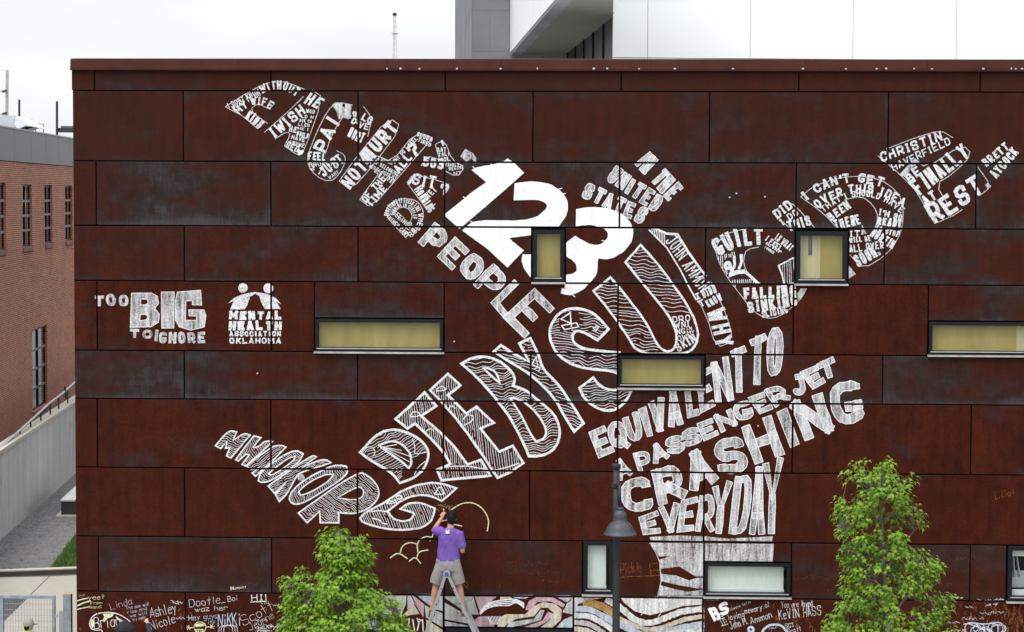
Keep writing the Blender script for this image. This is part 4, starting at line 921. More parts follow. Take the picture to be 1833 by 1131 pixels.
cJ = Crop(1040, 570, 2.9)
big(cJ, (('E', (92, 724), (174, 690), (120, 555), (42, 592), 33), ('Q', (152, 668), (248, 672), (222, 525), (132, 545), 30), ('U', (250, 640), (328, 625), (292, 462), (212, 508), 32), ('V', (375, 592), (448, 578), (428, 402), (350, 438), 32), ('A', (452, 568), (532, 546), (505, 365), (448, 380), 32),
          ('L', (552, 518), (614, 500), (590, 362), (538, 370), 30), ('E', (622, 488), (690, 452), (678, 245), (598, 290), 32), ('N', (698, 442), (792, 422), (762, 192), (678, 235), 32), ('T', (792, 388), (850, 376), (856, 138), (775, 172), 32), ('T', (880, 348), (945, 336), (964, 72), (878, 114), 34), ('O', (960, 300), (1042, 290), (1052, 44), (970, 55), 34)), 'c_worn2', 'letter of the rubbed tall chalk words EQUIVALENT TO', fills=[[(298, 472), (337, 455), (372, 606), (345, 614)]])
big(cJ, (('A', (190, 848), (272, 802), (215, 722), (175, 740), 24), ('P', (300, 798), (372, 770), (348, 685), (270, 700), 22), ('A', (378, 758), (462, 716), (412, 642), (360, 660), 24), ('S', (452, 705), (545, 690), (522, 602), (435, 620), 24), ('S', (538, 668), (632, 645), (605, 558), (520, 585), 24), ('E', (638, 638), (716, 602), (678, 518), (600, 545), 24),
          ('N', (728, 592), (812, 550), (778, 468), (688, 505), 25), ('G', (805, 535), (902, 512), (872, 422), (783, 445), 25), ('E', (928, 497), (998, 466), (945, 384), (868, 410), 24), ('R', (1008, 462), (1092, 412), (1035, 345), (948, 370), 24), ('J', (1108, 402), (1176, 388), (1155, 282), (1090, 295), 26), ('E', (1205, 368), (1268, 330), (1225, 242), (1138, 280), 27), ('T', (1262, 316), (1325, 298), (1312, 196), (1218, 240), 28)), 'c_worn', 'letter of the rubbed chalk words A PASSENGER JET rising to the right')
big(cJ, (('C', (222, 1008), (378, 990), (348, 818), (200, 842), 44), ('R', (402, 970), (548, 925), (510, 755), (362, 790), 48), ('A', (562, 908), (718, 832), (632, 676), (548, 700), 48), ('S', (715, 815), (878, 790), (826, 602), (688, 640), 46), ('H', (902, 758), (1054, 706), (988, 502), (832, 566), 48), ('N', (1162, 632), (1314, 580), (1250, 382), (1082, 440), 52), ('G', (1318, 560), (1472, 530), (1440, 320), (1276, 342), 48)), 'c_worn2', 'letter of the rubbed bold chalk word CRASHING', fills=[[(1016, 488), (1068, 464), (1132, 650), (1088, 670)]])
big(cJ, (('E', (325, 1118), (412, 1116), (398, 992), (298, 1035), 26), ('V', (425, 1110), (505, 1108), (512, 952), (400, 978), 30), ('E', (500, 1106), (582, 1102), (608, 922), (520, 945), 30), ('R', (588, 1104), (692, 1106), (690, 905), (620, 925), 28), ('Y', (680, 1114), (750, 1114), (788, 838), (684, 880), 32), ('D', (768, 1120), (862, 1112), (896, 808), (800, 825), 34), ('A', (868, 1120), (958, 1118), (950, 765), (900, 775), 32), ('Y', (960, 1118), (1018, 1118), (1052, 712), (940, 760), 32)), 'c_worn2', 'letter of the rubbed tall chalk word EVERYDAY')
cK = Crop(1040, 800, 3.416)
ck = Chalk()
for P in ([(420, 550), (600, 540), (748, 546), (748, 574), (560, 572), (425, 568)], [(750, 545), (900, 560), (1174, 546), (1168, 576), (750, 572)], [(420, 585), (752, 582), (752, 790), (700, 790), (600, 730), (485, 745), (478, 690), (548, 665), (475, 670), (455, 630)], [(490, 775), (580, 785), (660, 815), (710, 800), (752, 800), (752, 866), (700, 862), (600, 845), (490, 820)],
          [(485, 845), (580, 870), (650, 885), (752, 872), (752, 908), (470, 908)], [(750, 585), (1180, 585), (1172, 706), (750, 704)]): ck.fill(cK.P(P))
ck.stroke(cK.P([(420, 585), (455, 640), (480, 700), (490, 820), (470, 905)]), 1.6); ck.build('chalk_patch', 'c_worn', 'rubbed chalk block with wave bands below the lettering')
ck = Chalk()
for q, w in (([(730, 280), (800, 235), (880, 228), (950, 270), (995, 350), (980, 430)], 2.6), ([(305, 615), (360, 575), (425, 620)], 2.8), ([(375, 580), (388, 530), (440, 505), (498, 520)], 2.6), ([(498, 578), (490, 510), (540, 465), (600, 470)], 2.6), ([(435, 640), (480, 605), (518, 655)], 2.6), ([(490, 615), (505, 570), (570, 560)], 2.8), ([(600, 470), (605, 430)], 2.2), ([(650, 362), (700, 352)], 2.4), ([(750, 382), (805, 394)], 3.0), ([(585, 480), (582, 500)], 1.8)):
    ck.stroke(chaikin(cI.P(q), False, 3), w*.72)
ck.build('chalk_drawing', 'c_yel', 'pale yellow chalk cloud arcs around the man on the ladder')
ck = Chalk()
for k in range(26): x, y = random.uniform(620, 730), random.uniform(235, 285); ck.stroke(cI.P([(x, y), (x+random.uniform(-22, 22), y+random.uniform(-12, 12))]), 1.6)
ck.build('chalk_scribble', 'c_brown')

# lower row: hand written names, scratches and the coloured mural
WK[0] = 0.74
cL = Crop(140, 1060, 9.165)
words(cL, [W('yeet', 165, 125, 430, 112, 80, 9), W('From', 200, 200, 395, 190, 46, 7), W('Randi', 195, 270, 385, 262, 50, 7)], 'c_yel')
ck = Chalk(); ck.stroke(cL.P([(-40, 150), (60, 115), (165, 95)]), 1.8); ck.stroke(cL.P([(-40, 235), (80, 175), (205, 140)]), 2.2); ck.stroke(cL.P([(-40, 285), (70, 260), (190, 235)]), 1.5); text(ck, cL, 'Iove', (10, 72), (110, 55), 30, 5)
for P in ([(215, 440), (265, 450), (262, 560), (225, 590), (200, 520)], [(400, 350), (590, 345), (560, 400), (480, 430), (430, 490), (400, 470), (430, 400)], [(790, 470), (840, 490), (760, 530), (720, 520)]): ck.fill(cL.P(P))
ck.build('chalk_scribble', 'c_yel')
words(cL, [W('Linda', 540, 290, 890, 190, 115, 10)], 'c_pink'); words(cL, [W('The sun will', 790, 290, 1170, 215, 62, 8), W('rise and', 815, 355, 1130, 285, 52, 8), W('we will', 850, 415, 1135, 360, 58, 8), W('try again', 900, 478, 1110, 425, 48, 8)], 'c_blue')
words(cL, [W('Ashley', 1185, 420, 1620, 330, 175, 11), W('Nicole', 1205, 622, 1600, 500, 150, 11), W('Brian', 262, 600, 700, 560, 195, 14)], 'c_word')
ck = Chalk(); ck.stroke(chaikin(cL.P([(900, 540), (800, 430), (600, 330), (400, 330), (250, 370), (185, 480), (195, 590), (280, 625), (390, 610), (400, 680)]), False, 2), 1.7)
for k in range(7): ck.stroke(cL.P([(620+k*22, 390+k*14), (640+k*22, 440+k*16)]), 1.3)
ck.build('chalk_drawing', 'c_line')
cM = Crop(320, 1050, 9.165)
words(cM, [W('Dootle', 175, 335, 685, 272, 130, 10), W('_', 700, 272, 765, 255, 20, 10), W('Boi', 810, 252, 968, 225, 92, 10), W('waz her', 265, 412, 800, 382, 88, 12)], 'c_word'); words(cM, [W('Hey guys', 165, 560, 645, 520, 100, 10), W('its', 480, 612, 600, 600, 66, 9), W('NiKKi', 642, 650, 1015, 640, 215, 17)], 'c_blue')
words(cM, [W('HI!', 1195, 240, 1452, 215, 105, 22, shear=.1), W('Scott', 1070, 640, 1570, 380, 170, 8), W('Jeanne', 1180, 725, 1570, 500, 120, 8), W('Dun Dr', 1400, 690, 1720, 660, 70, 9)], 'c_word')
ck = Chalk(); ck.stroke(cM.P([(350+98*math.cos(k*.39), 665+88*math.sin(k*.39)) for k in range(16)]), 1.5, True); ck.fill(cM.P([(270, 620), (320, 600), (410, 605), (425, 640), (350, 655), (280, 660)])); ck.stroke(cM.P([(280, 700), (400, 700), (395, 760), (285, 760)]), 1.2, True)
for k in range(4): ck.stroke(cM.P([(300+k*28, 705), (300+k*28, 755)]), 1.0)
ck.stroke(cM.P([(250, 670), (150, 680)]), 1.5); ck.stroke(cM.P([(450, 660), (560, 660)]), 1.5); ck.stroke(cM.P([(1180, 250), (1440, 235)]), 1.6)
for k in range(6):
    for (x, y) in ((160, 670), (545, 650)): ck.stroke(cM.P([(x, y), (x+45*math.cos(k), y+45*math.sin(k))]), 1.1)
ck.build('chalk_drawing', 'c_yel', 'small chalk skull face with stick hands')
ck = Chalk()
for r in (70, 110, 150): ck.stroke(chaikin(cM.P([(810-r, 760), (810-r, 650-r*.1), (810+r, 640-r*.1), (815+r, 760)]), False, 2), 1.2)
for k in range(16): x, y = random.uniform(1270, 1720), random.uniform(640, 740); ck.stroke(cM.P([(x, y), (x+random.uniform(-50, 50), y+random.uniform(-60, 60))]), 1.3)
ck.build('chalk_scribble', 'c_thin')
ck = Chalk(); quad(ck, cM, 'H', (853, 60), (905, 50), (900, -10), (850, -5), 10); text(ck, cM, 'D.umpiny', (855, 55), (1105, 20), 50, 9); ck.build('chalk_word', 'c_yel')
cN = Crop(1250, 1060, 7.33)
ck = Chalk(); quad(ck, cN, 'B', (205, 380), (305, 350), (240, 180), (118, 215), 42); quad(ck, cN, 'S', (300, 315), (412, 272), (372, 105), (258, 160), 46); text(ck, cN, '.', (300, 330), (330, 320), 60, 20); ck.build('chalk_word', 'c_solid', 'small solid chalk initials B.S.')
words(cN, [W('In', 310, 430, 378, 395, 88, 9), W('loving', 398, 368, 605, 322, 82, 9), W('memory', 610, 285, 835, 238, 82, 10), W('of', 880, 205, 942, 190, 82, 9), W('John M.', 430, 488, 655, 412, 100, 10), W('Ammon', 690, 420, 972, 332, 98, 10), W('You are loved', 1088, 208, 1502, 185, 90, 10), W('KeVIN HASS', 1060, 360, 1612, 300, 130, 11), W('SGT.', 1140, 475, 1282, 450, 62, 9), W('Scott', 1170, 545, 1355, 505, 66, 9)], 'c_word', label='thin hand written chalk dedication below the low window')
ck = Chalk(); ck.stroke(chaikin(cN.P([(820, 560), (880, 450), (1000, 415), (1110, 440), (1170, 540)]), False, 2), 4.0); ck.stroke(cN.P([(690+34*math.cos(k*.52), 487+34*math.sin(k*.52)) for k in range(12)]), 4.2, True)
text(ck, cN, 'your', (920, 485), (1040, 475), 36, 6); ck.stroke(cN.P([(270, 355), (345, 335)]), 1.4); ck.stroke(cN.P([(300, 440), (390, 415)]), 1.4); ck.build('chalk_drawing', 'c_blue')
words(cN, [W('Richer', 108, 115, 292, 105, 40, 5), W('always Sofia', 420, 245, 690, 140, 40, 6)], 'c_thin')
cQ = Crop(1480, 1040, 5.19)
ck = Chalk()
for k in range(9):
    x, y, r = random.uniform(1300, 1600), random.uniform(430, 500), random.uniform(25, 75); ck.stroke(cQ.P([(x+r*math.cos(q*.42), y+r*.8*math.sin(q*.42)) for q in range(15)]), 1.6, True, jit=1.2)
for q in ([(1270, 400), (1350, 385), (1450, 400), (1560, 390), (1590, 420)], [(1300, 390), (1420, 430), (1480, 470)], [(1590, 400), (1590, 500)]): ck.stroke(chaikin(cQ.P(q), False, 2), 1.8)
ck.build('chalk_scribble', 'c_blue', 'pale blue chalk loops right of the young tree')
words(cQ, [W('Su', 125, 280, 192, 268, 66, 9), W('2', 375, 265, 405, 262, 40, 9)], 'c_word')
words(cK, [W('Pickle', 242, 775, 372, 765, 66, 5), W('Ri', 425, 782, 560, 760, 75, 6)], 'c_orange', label='faint orange scratched writing beside the lamp post')
ck = Chalk(); ck.stroke(chaikin(cK.P([(240, 795), (350, 790), (480, 785)]), False, 1), 1.6)
cI3 = Crop(620, 840, 3.887); text(ck, cI3, 'N', (812, 840), (850, 838), 55, 6); text(ck, cI3, 'F', (1065, 838), (1090, 835), 42, 4); ck.stroke(cI3.P([(728, 800), (730, 845)]), 2.2); ck.build('chalk_scribble', 'c_orange')
ck = Chalk(); text(ck, Crop(1733, 700, 2.9), 'I Dol', (135, 560), (240, 540), 34, 4); ck.stroke(Crop(1733, 700, 2.9).P([(138, 562), (165, 552)]), 1.4); ck.build('chalk_scribble', 'c_orange', 'short orange scratched scrawl at the far right')
ck = Chalk(); cP = Crop(0, 0, 1)
def scrawl(ck, x, y, n, h, w):
    for k in range(n):
        p = [(x+random.uniform(-.2, .2)*h+j*h*.28, y+random.uniform(-.5, .5)*h) for j in range(random.randint(3, 6))]; ck.stroke(chaikin(p, False, 2), w); x += h*random.uniform(.7, 1.2)
for (x, y, n, h) in ((905, 1008, 6, 14), (910, 1025, 7, 13), (960, 1040, 5, 10), (1160, 1030, 4, 12), (165, 1046, 3, 9), (285, 1050, 6, 11), (700, 1018, 4, 8), (1420, 1035, 9, 14), (1660, 1020, 7, 14), (1670, 1045, 7, 12), (430, 1046, 4, 9), (355, 1020, 4, 9), (190, 1010, 5, 8), (240, 1042, 7, 9), (1480, 1055, 6, 9), (1745, 1060, 5, 10), (1700, 1000, 5, 12)): scrawl(ck, x, y, n, h, 1.2)
ck.build('chalk_scribble', 'c_dim')
ck = Chalk()
for k in range(150):
    x = random.choice([random.uniform(136, 510), random.uniform(1262, 1480), random.uniform(1690, 1830), random.uniform(1700, 1830)]); y = random.uniform(1082, 1131); h = random.uniform(5, 15)
    ck.stroke(chaikin([(x+random.uniform(-3, 3), y-h*.5), (x+random.uniform(-4, 4), y), (x+random.uniform(-3, 3), y+h*.5)], False, 1), random.uniform(.9, 2.0))
ck.build('chalk_scribble', 'c_orange')
ck = Chalk()
for k in range(34): x, y = random.uniform(1786, 1833), random.uniform(1088, 1131); ck.stroke([(x, y), (x+random.uniform(-3, 3), y+random.uniform(5, 14))], random.uniform(.8, 1.7))
ck.build('chalk_scribble', 'c_orange')
for m_, n_ in (('c_thin', 12), ('c_dim', 60), ('c_blue', 4), ('c_yel', 4)):      # layers of older, half rubbed out names
    ck = Chalk()
    for k in range(n_):
        x = random.choice([random.uniform(138, 500), random.uniform(138, 500), random.uniform(1262, 1470), random.uniform(1690, 1820)]) if m_ == 'c_dim' else random.choice([random.uniform(300, 325), random.uniform(440, 490), random.uniform(1690, 1815)]); y = random.uniform(1068, 1131)
        scrawl(ck, x, y, random.randint(2, 5), random.uniform(4, 8), random.uniform(.6, .95))
    o = ck.build('chalk_scribble', m_); o['kind'] = 'stuff'

cO = Crop(560, 1040, 3.16)
MUR = {'f_grey': [[(300, 72), (530, 72), (526, 130), (500, 195), (430, 190), (300, 160)], [(632, 135), (690, 165), (736, 182), (736, 262), (640, 205)], [(747, 80), (905, 77), (938, 188), (880, 188), (800, 130), (747, 95)], [(747, 122), (830, 168), (898, 212), (880, 240), (747, 214)], [(1092, 266), (1110, 232), (1250, 212), (1290, 160), (1310, 165), (1290, 220), (1200, 245)], [(1412, 175), (1440, 122), (1468, 102), (1468, 188)]],
 'f_pink': [[(556, 72), (630, 130), (625, 205), (600, 165)], [(912, 80), (1050, 80), (1000, 120), (945, 170)], [(1202, 160), (1222, 112), (1280, 82), (1350, 87), (1428, 132), (1415, 148), (1340, 113), (1270, 118), (1228, 168)], [(1112, 268), (1200, 258), (1300, 222), (1330, 172), (1365, 187), (1330, 227), (1250, 268)], [(897, 268), (907, 225), (940, 200), (980, 197), (1013, 222), (1031, 268)]],
 'f_blue': [[(578, 72), (736, 72), (736, 170), (690, 158), (640, 122)], [(747, 226), (880, 252), (880, 268), (747, 268)], [(1120, 78), (1250, 78), (1200, 100), (1140, 95)], [(1372, 268), (1420, 217), (1468, 197), (1468, 268)], [(300, 165), (430, 195), (480, 200), (440, 280), (300, 280)]],
 'f_cream': [[(500, 202), (572, 132), (604, 186), (560, 190)], [(642, 217), (736, 277), (736, 300), (642, 300)], [(1060, 80), (1110, 82), (1130, 100), (1060, 110)], [(1042, 268), (1050, 212), (1090, 187), (1200, 187), (1250, 142), (1300, 118), (1370, 128), (1408, 160), (1403, 220), (1350, 266), (1285, 264), (1340, 222), (1362, 180), (1330, 150), (1290, 150), (1250, 198), (1150, 213), (1092, 248), (1082, 268)]],
 'f_lilac': [[(535, 76), (550, 76), (590, 150), (575, 128), (535, 165)], [(1260, 80), (1460, 80), (1465, 98), (1435, 118), (1360, 80)]]}
for m_, ps in MUR.items():
    for p in ps:
        ck = Chalk(); ck.fill(cO.P(p)); ck.build('mural_patch', m_)
ck = Chalk()
for k in range(4): ck.stroke(chaikin(cO.P([(945, 188-k*4), (985, 150-k*9), (1060, 135-k*9), (1110, 140-k*12), (1150, 115-k*5), (1195, 150-k*8)]), False, 2), 2.0)
for k in range(9): ck.stroke(cO.P([(990+k*9, 198), (1010+k*7, 245)]), 1.2)
for q in ([(565, 215), (575, 280)], [(590, 208), (600, 240), (590, 280)], [(600, 215), (612, 222), (600, 230)], [(545, 210), (540, 280)], [(620, 215), (625, 285)]): ck.stroke(cO.P(q), 2.2)
ck.build('mural_line', 'c_line')
MW = [('f_white', [(240, 915), (748, 912), (748, 962), (620, 972), (520, 1005), (420, 1028), (330, 1005), (262, 950)]), ('f_cream', [(-60, 920), (70, 918), (150, 920), (60, 935), (-20, 960), (-60, 975)])]
for m_, p in MW: ck = Chalk(); ck.fill(cK.P(p)); ck.build('mural_patch', m_)
for m_, q, w in (('f_white', [(150, 930), (250, 985), (330, 1062), (420, 1082), (520, 1042), (620, 1002), (752, 990)], 11), ('f_cream', [(150, 1000), (250, 1055), (350, 1105), (450, 1120), (560, 1080), (660, 1045), (752, 1035)], 8), ('f_blue', [(150, 1040), (260, 1090), (360, 1150), (470, 1150), (600, 1105), (752, 1085)], 12), ('f_white', [(480, 1150), (620, 1130), (752, 1125)], 10),
               ('f_orange', [(10, 960), (80, 955), (150, 985), (200, 1020)], 14), ('f_blue', [(-50, 990), (20, 985), (100, 1010), (200, 1075)], 10), ('f_white', [(-50, 1030), (40, 1030), (120, 1065), (200, 1125)], 10), ('f_grey', [(-50, 1070), (40, 1075), (120, 1120), (160, 1160)], 9), ('f_cream', [(-50, 1110), (40, 1120), (90, 1150)], 9), ('f_blue', [(-45, 1010), (-35, 950), (20, 930)], 8)):
    ck = Chalk(); ck.stroke(chaikin(cK.P(q), False, 3), w); ck.build('mural_band', m_)
ck = Chalk()
for k in range(40): x, y = random.uniform(400, 560), random.uniform(915, 1000); ck.stroke(cK.P([(x, y), (x+random.uniform(-40, 40), y+random.uniform(-20, 40))]), 1.0)
ck.build('mural_line', 'c_line')

# ------------------------------------------------------------------ retaining wall, rail, bench
rw = thing('retaining_wall', 'long pale grey board marked concrete retaining wall behind the gravel bed', 'wall', B(UW, 60, 0))
d0 = 44.0
for k in range(6):
    a, b_ = d0+k*7.2, d0+(k+1)*7.2-0.012
    MB().gbox(UW-0.28, UW, a, b_, 0.0, 2.24).build('wall_section', M['concrete'], rw)
MB().gbox(UW-0.31, UW+0.03, d0, d0+43.2, 2.242, 2.34).build('wall_cap', M['concrete_cap'], rw)
rl = thing('handrail', 'grey tube handrail climbing above the concrete retaining wall', 'handrail', B(UW-.12, 60, 2.3))
UR = UW-0.12
def rp(px, py): d, z = onU(px, py, UR); return B(UR, d, z)
rpts = [rp(-60, 862), rp(0, 802), rp(50, 757), rp(88, 722), rp(112, 704), rp(134, 684), rp(160, 662)]
MB().tube(rpts, 0.035, 8).build('rail', M['flash'], rl, True)
for px, py in ((16, 787), (36, 769), (55, 753), (73, 736), (90, 720), (105, 709), (121, 695)):
    p = rp(px, py); MB().box(p.x-.02, p.x+.02, p.y-.02, p.y+.02, 2.342, p.z).build('post', M['steel_dark'], rl)
p = rp(116, 706); MB().tube([p+Vector((0, 0, .25)), p+Vector((0.05, 0, -.15))], .03, 6).build('bracket', M['steel_dark'], rl)
bn = thing('bench', 'low charcoal bench with bleached slatted top at the corner of the rust building', 'bench', B(-9.15, 61, 0))
MB().gbox(-9.25, -6.9, 60.45, 65.2, 0.012, 0.06).build('plinth', M['concrete_cap'], bn)
MB().gbox(-9.13, -7.0, 60.62, 65.0, 0.06, 0.43).build('body', M['bench'], bn)
for k in range(5): MB().gbox(-9.15+k*.43, -9.15+k*.43+.40, 60.6, 65.05, 0.432, 0.475).build('slat', M['slat'], bn)

# ------------------------------------------------------------------ brick building
bb = thing('brick_building', 'red brick building with grey metal parapet and tall narrow windows', 'building', B(UB, 75, 0))
def uz(px, py): return onU(px, py, UB)
zbt = uz(65, 292.5)[1]; zpt = uz(65, 238)[1]
DA, DB = 56.0, 112.0
opens = []
for (xa, xb, ya, yb) in ((-18, 10.5, 326.5, 449), (39.5, 57, 330, 442), (79.5, 93.5, 331, 436), (116.5, 129.5, 332, 431), (57.5, 84.5, 590, 738)):
    da, db = uz(xa, ya)[0], uz(xb, ya)[0]; xm = .5*(xa+xb); opens.append((da, db, uz(xm, yb if yb < 700 else 730)[1], uz(xm, ya if yb < 700 else 586)[1]))
ds = sorted(set([DA, DB] + [o[0] for o in opens] + [o[1] for o in opens])); zs = sorted(set([0, zbt] + [o[2] for o in opens] + [o[3] for o in opens]))
v, fcs, uvs = [], [], []
def wq(pts, uv4): 
    k = len(v); v.extend(pts); fcs.append((k, k+1, k+2, k+3)); uvs.extend(uv4)
for i in range(len(ds)-1):
    for j in range(len(zs)-1):
        cd, cz = .5*(ds[i]+ds[i+1]), .5*(zs[j]+zs[j+1])
        if any(o[0] < cd < o[1] and o[2] < cz < o[3] for o in opens): continue
        q = [(ds[i], zs[j]), (ds[i+1], zs[j]), (ds[i+1], zs[j+1]), (ds[i], zs[j+1])]
        wq([B(UB, a, b_) for a, b_ in q], q)
RV = 0.10
for o in opens:
    for a, b_ in (((o[0], o[2]), (o[0], o[3])), ((o[1], o[2]), (o[1], o[3])), ((o[0], o[3]), (o[1], o[3])), ((o[0], o[2]), (o[1], o[2]))):
        wq([B(UB, *a), B(UB-RV, *a), B(UB-RV, *b_), B(UB, *b_)], [(a[0], a[1]), (a[0]+RV, a[1]), (b_[0]+RV, b_[1]), (b_[0], b_[1])])
wq([B(UB, DA, 0), B(UB-20, DA, 0), B(UB-20, DA, zbt), B(UB, DA, zbt)], [(0, 0), (20, 0), (20, zbt), (0, zbt)])
bw = mesh_obj('wall', v, fcs, M['brick'], bb); ul = bw.data.uv_layers.new(name='UVMap')
for k, q in enumerate(uvs): ul.data[k].uv = q
for n, o in enumerate(opens):
    a, b_, z0, z1 = o; U0 = UB-RV+.02; low = n == 4
    wn = MB().gbox(U0-.06, U0, a, a+.07, z0, z1).gbox(U0-.06, U0, b_-.07, b_, z0, z1).gbox(U0-.06, U0, a+.07, b_-.07, z1-.07, z1).gbox(U0-.06, U0, a+.07, b_-.07, z0, z0+.07).build('window', M['frame'], bb)
    nc, nr = 2, 4; cw = (b_-a-.14)/nc; rh = (z1-z0-.14)/nr
    for c in range(nc):
        for r in range(nr):
            MB().gbox(U0-.04, U0-.03, a+.07+c*cw, a+.07+(c+1)*cw, z0+.07+r*rh, z0+.07+(r+1)*rh).build('pane', M['glass_dark'], wn)
    MB().gbox(U0-.05, U0+.015, a+.07+cw-.04, a+.07+cw+.04, z0+.07, z1-.07).build('mullion', M['frame'], wn)
    for r in range(1, nr): MB().gbox(U0-.05, U0+.03, a+.07, b_-.07, z0+.07+r*rh-.04, z0+.07+r*rh+.04).build('transom', M['parapet'], wn)
    MB().gbox(UB-RV, UB+.05, a-.02, b_+.02, z0-.14, z0-.002).build('sill', M['brick_sill'], wn)
    MB().gbox(U0-1.2, U0-1.0, a-.5, b_+.5, z0-.3, z1+.3).build('room_wall', M['soffit'], wn)
    if low: MB().gbox(U0-.5, U0-.4, a+.1, b_-.1, z0+.1, z0+.6*(z1-z0)).build('blind', M['white_trim'], wn)
for pa, pb in zip((-60, -8, 24, 54, 81, 104, 124, 150), (-8, 24, 54, 81, 104, 124, 150, 180)):
    da, db = uz(pa, 260)[0], uz(pb, 260)[0]; MB().gbox(UB-.25, UB+.03, da+.012, db-.012, zbt+.01, zpt).build('parapet_panel', M['parapet'], bb)
MB().gbox(UB-.3, UB+.02, DA, DB, zbt, zpt-.02).build('parapet_core', M['void'], bb)
MB().gbox(UB-.34, UB+.07, DA, DB, zpt+.002, zpt+.05).build('parapet_cap', M['flash'], bb)
MB().gbox(UB-20, UB-.3, DA, DB, zbt+.02, zbt+.1).build('roof', M['flash'], bb)
# raised second parapet line and roof deck behind it
MB().gbox(UB-1.4, UB-.75, DA, DB, zbt+.12, zpt+.10).build('roof_curb', M['parapet'], bb)
ru = thing('rooftop_unit', 'light grey rooftop air unit with slanted hood and dark intake', 'air unit', B(UB-3, 84, zbt+.1))
def dz(px, py, d): u, z = onD(px, py, d); return B(u, d, z)
DU = 84.0
base = [dz(x, y, DU) for x, y in ((-60, 206), (27, 206.5), (24, 222), (31, 233), (20, 262), (-60, 262))]
MB().prism(base, ED*4).build('casing', M['unit'], ru)
hd = [dz(x, y, DU-.3) for x, y in ((28, 207), (60, 226.5), (46, 225), (31, 231), (25, 222))]
MB().prism(hd, ED*3.2).build('hood', M['white_trim'], ru)
MB().prism([dz(x, y, DU-.34) for x, y in ((31, 232), (47, 226), (60, 227.5), (43, 233))], ED*.03).build('intake', M['void'], ru)
for nm, lab, pts, m_ in (('roof_mast', 'thin dark steel mast left of the corner of the rust building behind the rooftop hood', [(34.5, 178), (34.5, 215)], 'steel_dark'),):
    t = MB().tube([dz(*q, 96) for q in pts], .05, 6).build(nm, M[m_]); tag(t, lab, 'mast')
st = thing('steel_stand', 'dark steel upright carrying a flat dark beam beside the rust building roof', 'stand', dz(102, 262, 96))
MB().tube([dz(102, 181, 96), dz(102, 262, 96)], .055, 6).build('upright', M['steel_dark'], st)
u0, z0 = onD(102, 236, 96); u1, z1 = onD(150, 229, 96)
MB().gbox(u0, u1, 96.1, 97, z0, z1).build('beam', M['steel_dark'], st); MB().gbox(u0+.15, u1, 96.1, 97.4, z1+.005, z1+.09).build('beam_cap', M['parapet'], st)
rk = thing('roof_screen', 'pale wire mesh screen on the brick building roof', 'screen', dz(70, 262, 88))
for px in (52, 64, 78): MB().tube([dz(px, 221, 88), dz(px, 262, 88)], .025, 5).build('post', M['flash'], rk)
MB().tube([dz(61, 220, 88), dz(78, 222, 88)], .025, 5).build('rail', M['flash'], rk)
up = thing('utility_pole', 'weathered utility pole with two short side brackets above the rooftop unit', 'pole', dz(11, 262, 150))
MB().tube([dz(11, 300, 150), dz(13, 125, 150)], [.14, .10], 8).build('pole', M['pole_wood'], up)
for py in (162, 202): MB().tube([dz(12.5, py-1, 149.8), dz(6, py+1.5, 149.8), dz(4, py+2, 149.8)], [.05, .10, .07], 6).build('insulator', M['steel_dark'], up); MB().tube([dz(4, py+2, 149.8), dz(-40, py+6, 149.8)], .02, 4).build('wire', M['steel_dark'], up)
MB().tube([dz(13, 126, 149.8), dz(-40, 124, 149.8)], .015, 4).build('wire', M['tower'], up)

# ------------------------------------------------------------------ radio mast far away
rt = thing('radio_tower', 'slender lattice radio tower far behind the rust building', 'tower', dz(706.5, 343, 420))
DT = 420.0; zt = [onD(706, y, DT)[1] for y in (300, 22)]; uc = onD(706.5, 60, DT)[0]
def tw(z): return 0.95 - 0.75*(z-zt[0])/(zt[1]-zt[0])
for k in range(3):
    a = 2.1*k+.4
    MB().tube([B(uc+tw(z)*math.cos(a), DT+tw(z)*math.sin(a), z) for z in zt], .05, 4).build('leg', M['tower'], rt)
mb = MB(); z = zt[0]; k = 0
while z < zt[1]-1:
    for j in range(3):
        a, b_ = 2.1*j+.4, 2.1*(j+1)+.4; z2 = z+1.1
        mb.tube([B(uc+tw(z)*math.cos(a), DT+tw(z)*math.sin(a), z), B(uc+tw(z2)*math.cos(b_), DT+tw(z2)*math.sin(b_), z2)], .025, 3, False)
    z += 1.1
tag(mb.build('bracing', M['tower'], rt), kind='stuff')
MB().lathe(B(uc, DT, zt[1]-.5), [(0.0, .5), (.42, .3), (.42, .0), (.15, -.2)], 10).build('top_platform', M['steel_dark'], rt)
MB().lathe(B(uc, DT, onD(706, 60, DT)[1]), [(.25, .2), (.8, .1), (.8, 0), (.2, -.1)], 8).build('antenna_ring', M['tower'], rt)

# ------------------------------------------------------------------ white building behind
wb = thing('white_building', 'bright white panelled building with deep grey soffit behind the rust roof', 'building', B(6, 62, 0))
D1, D2 = 54.0, 69.6
U1 = onD(1097, 60, D1)[0]; zS = onD(1097, 24, D1)[1]; zLow = onD(1300, 104.5, D1)[1]
ux = [U1] + [onD(p, 60, D1)[0] for p in (1159.5, 1343, 1527, 1712, 1897, 2080, 2264, 2448, 2632)]
for a, b_ in zip(ux[:-1], ux[1:]):
    MB().gbox(a+.006, b_-.006, D1, D1+.12, zLow+.01, zLow+9).build('panel', M['white_panel'], wb)
    MB().gbox(a+.006, b_-.006, D1-.02, D1+.12, zLow-4, zLow-.01).build('base_panel', M['white_trim'], wb)
MB().gbox(U1+.02, ux[-1], D1+.13, D1+.3, 6, zLow+9).build('backing', M['flash'], wb)
u2 = onD(913, 95, D2)[0]
MB().gbox(u2+.21, ux[-1], D1+.31, D2, zS+.03, zS+8).build('upper_volume', M['white_panel'], wb)
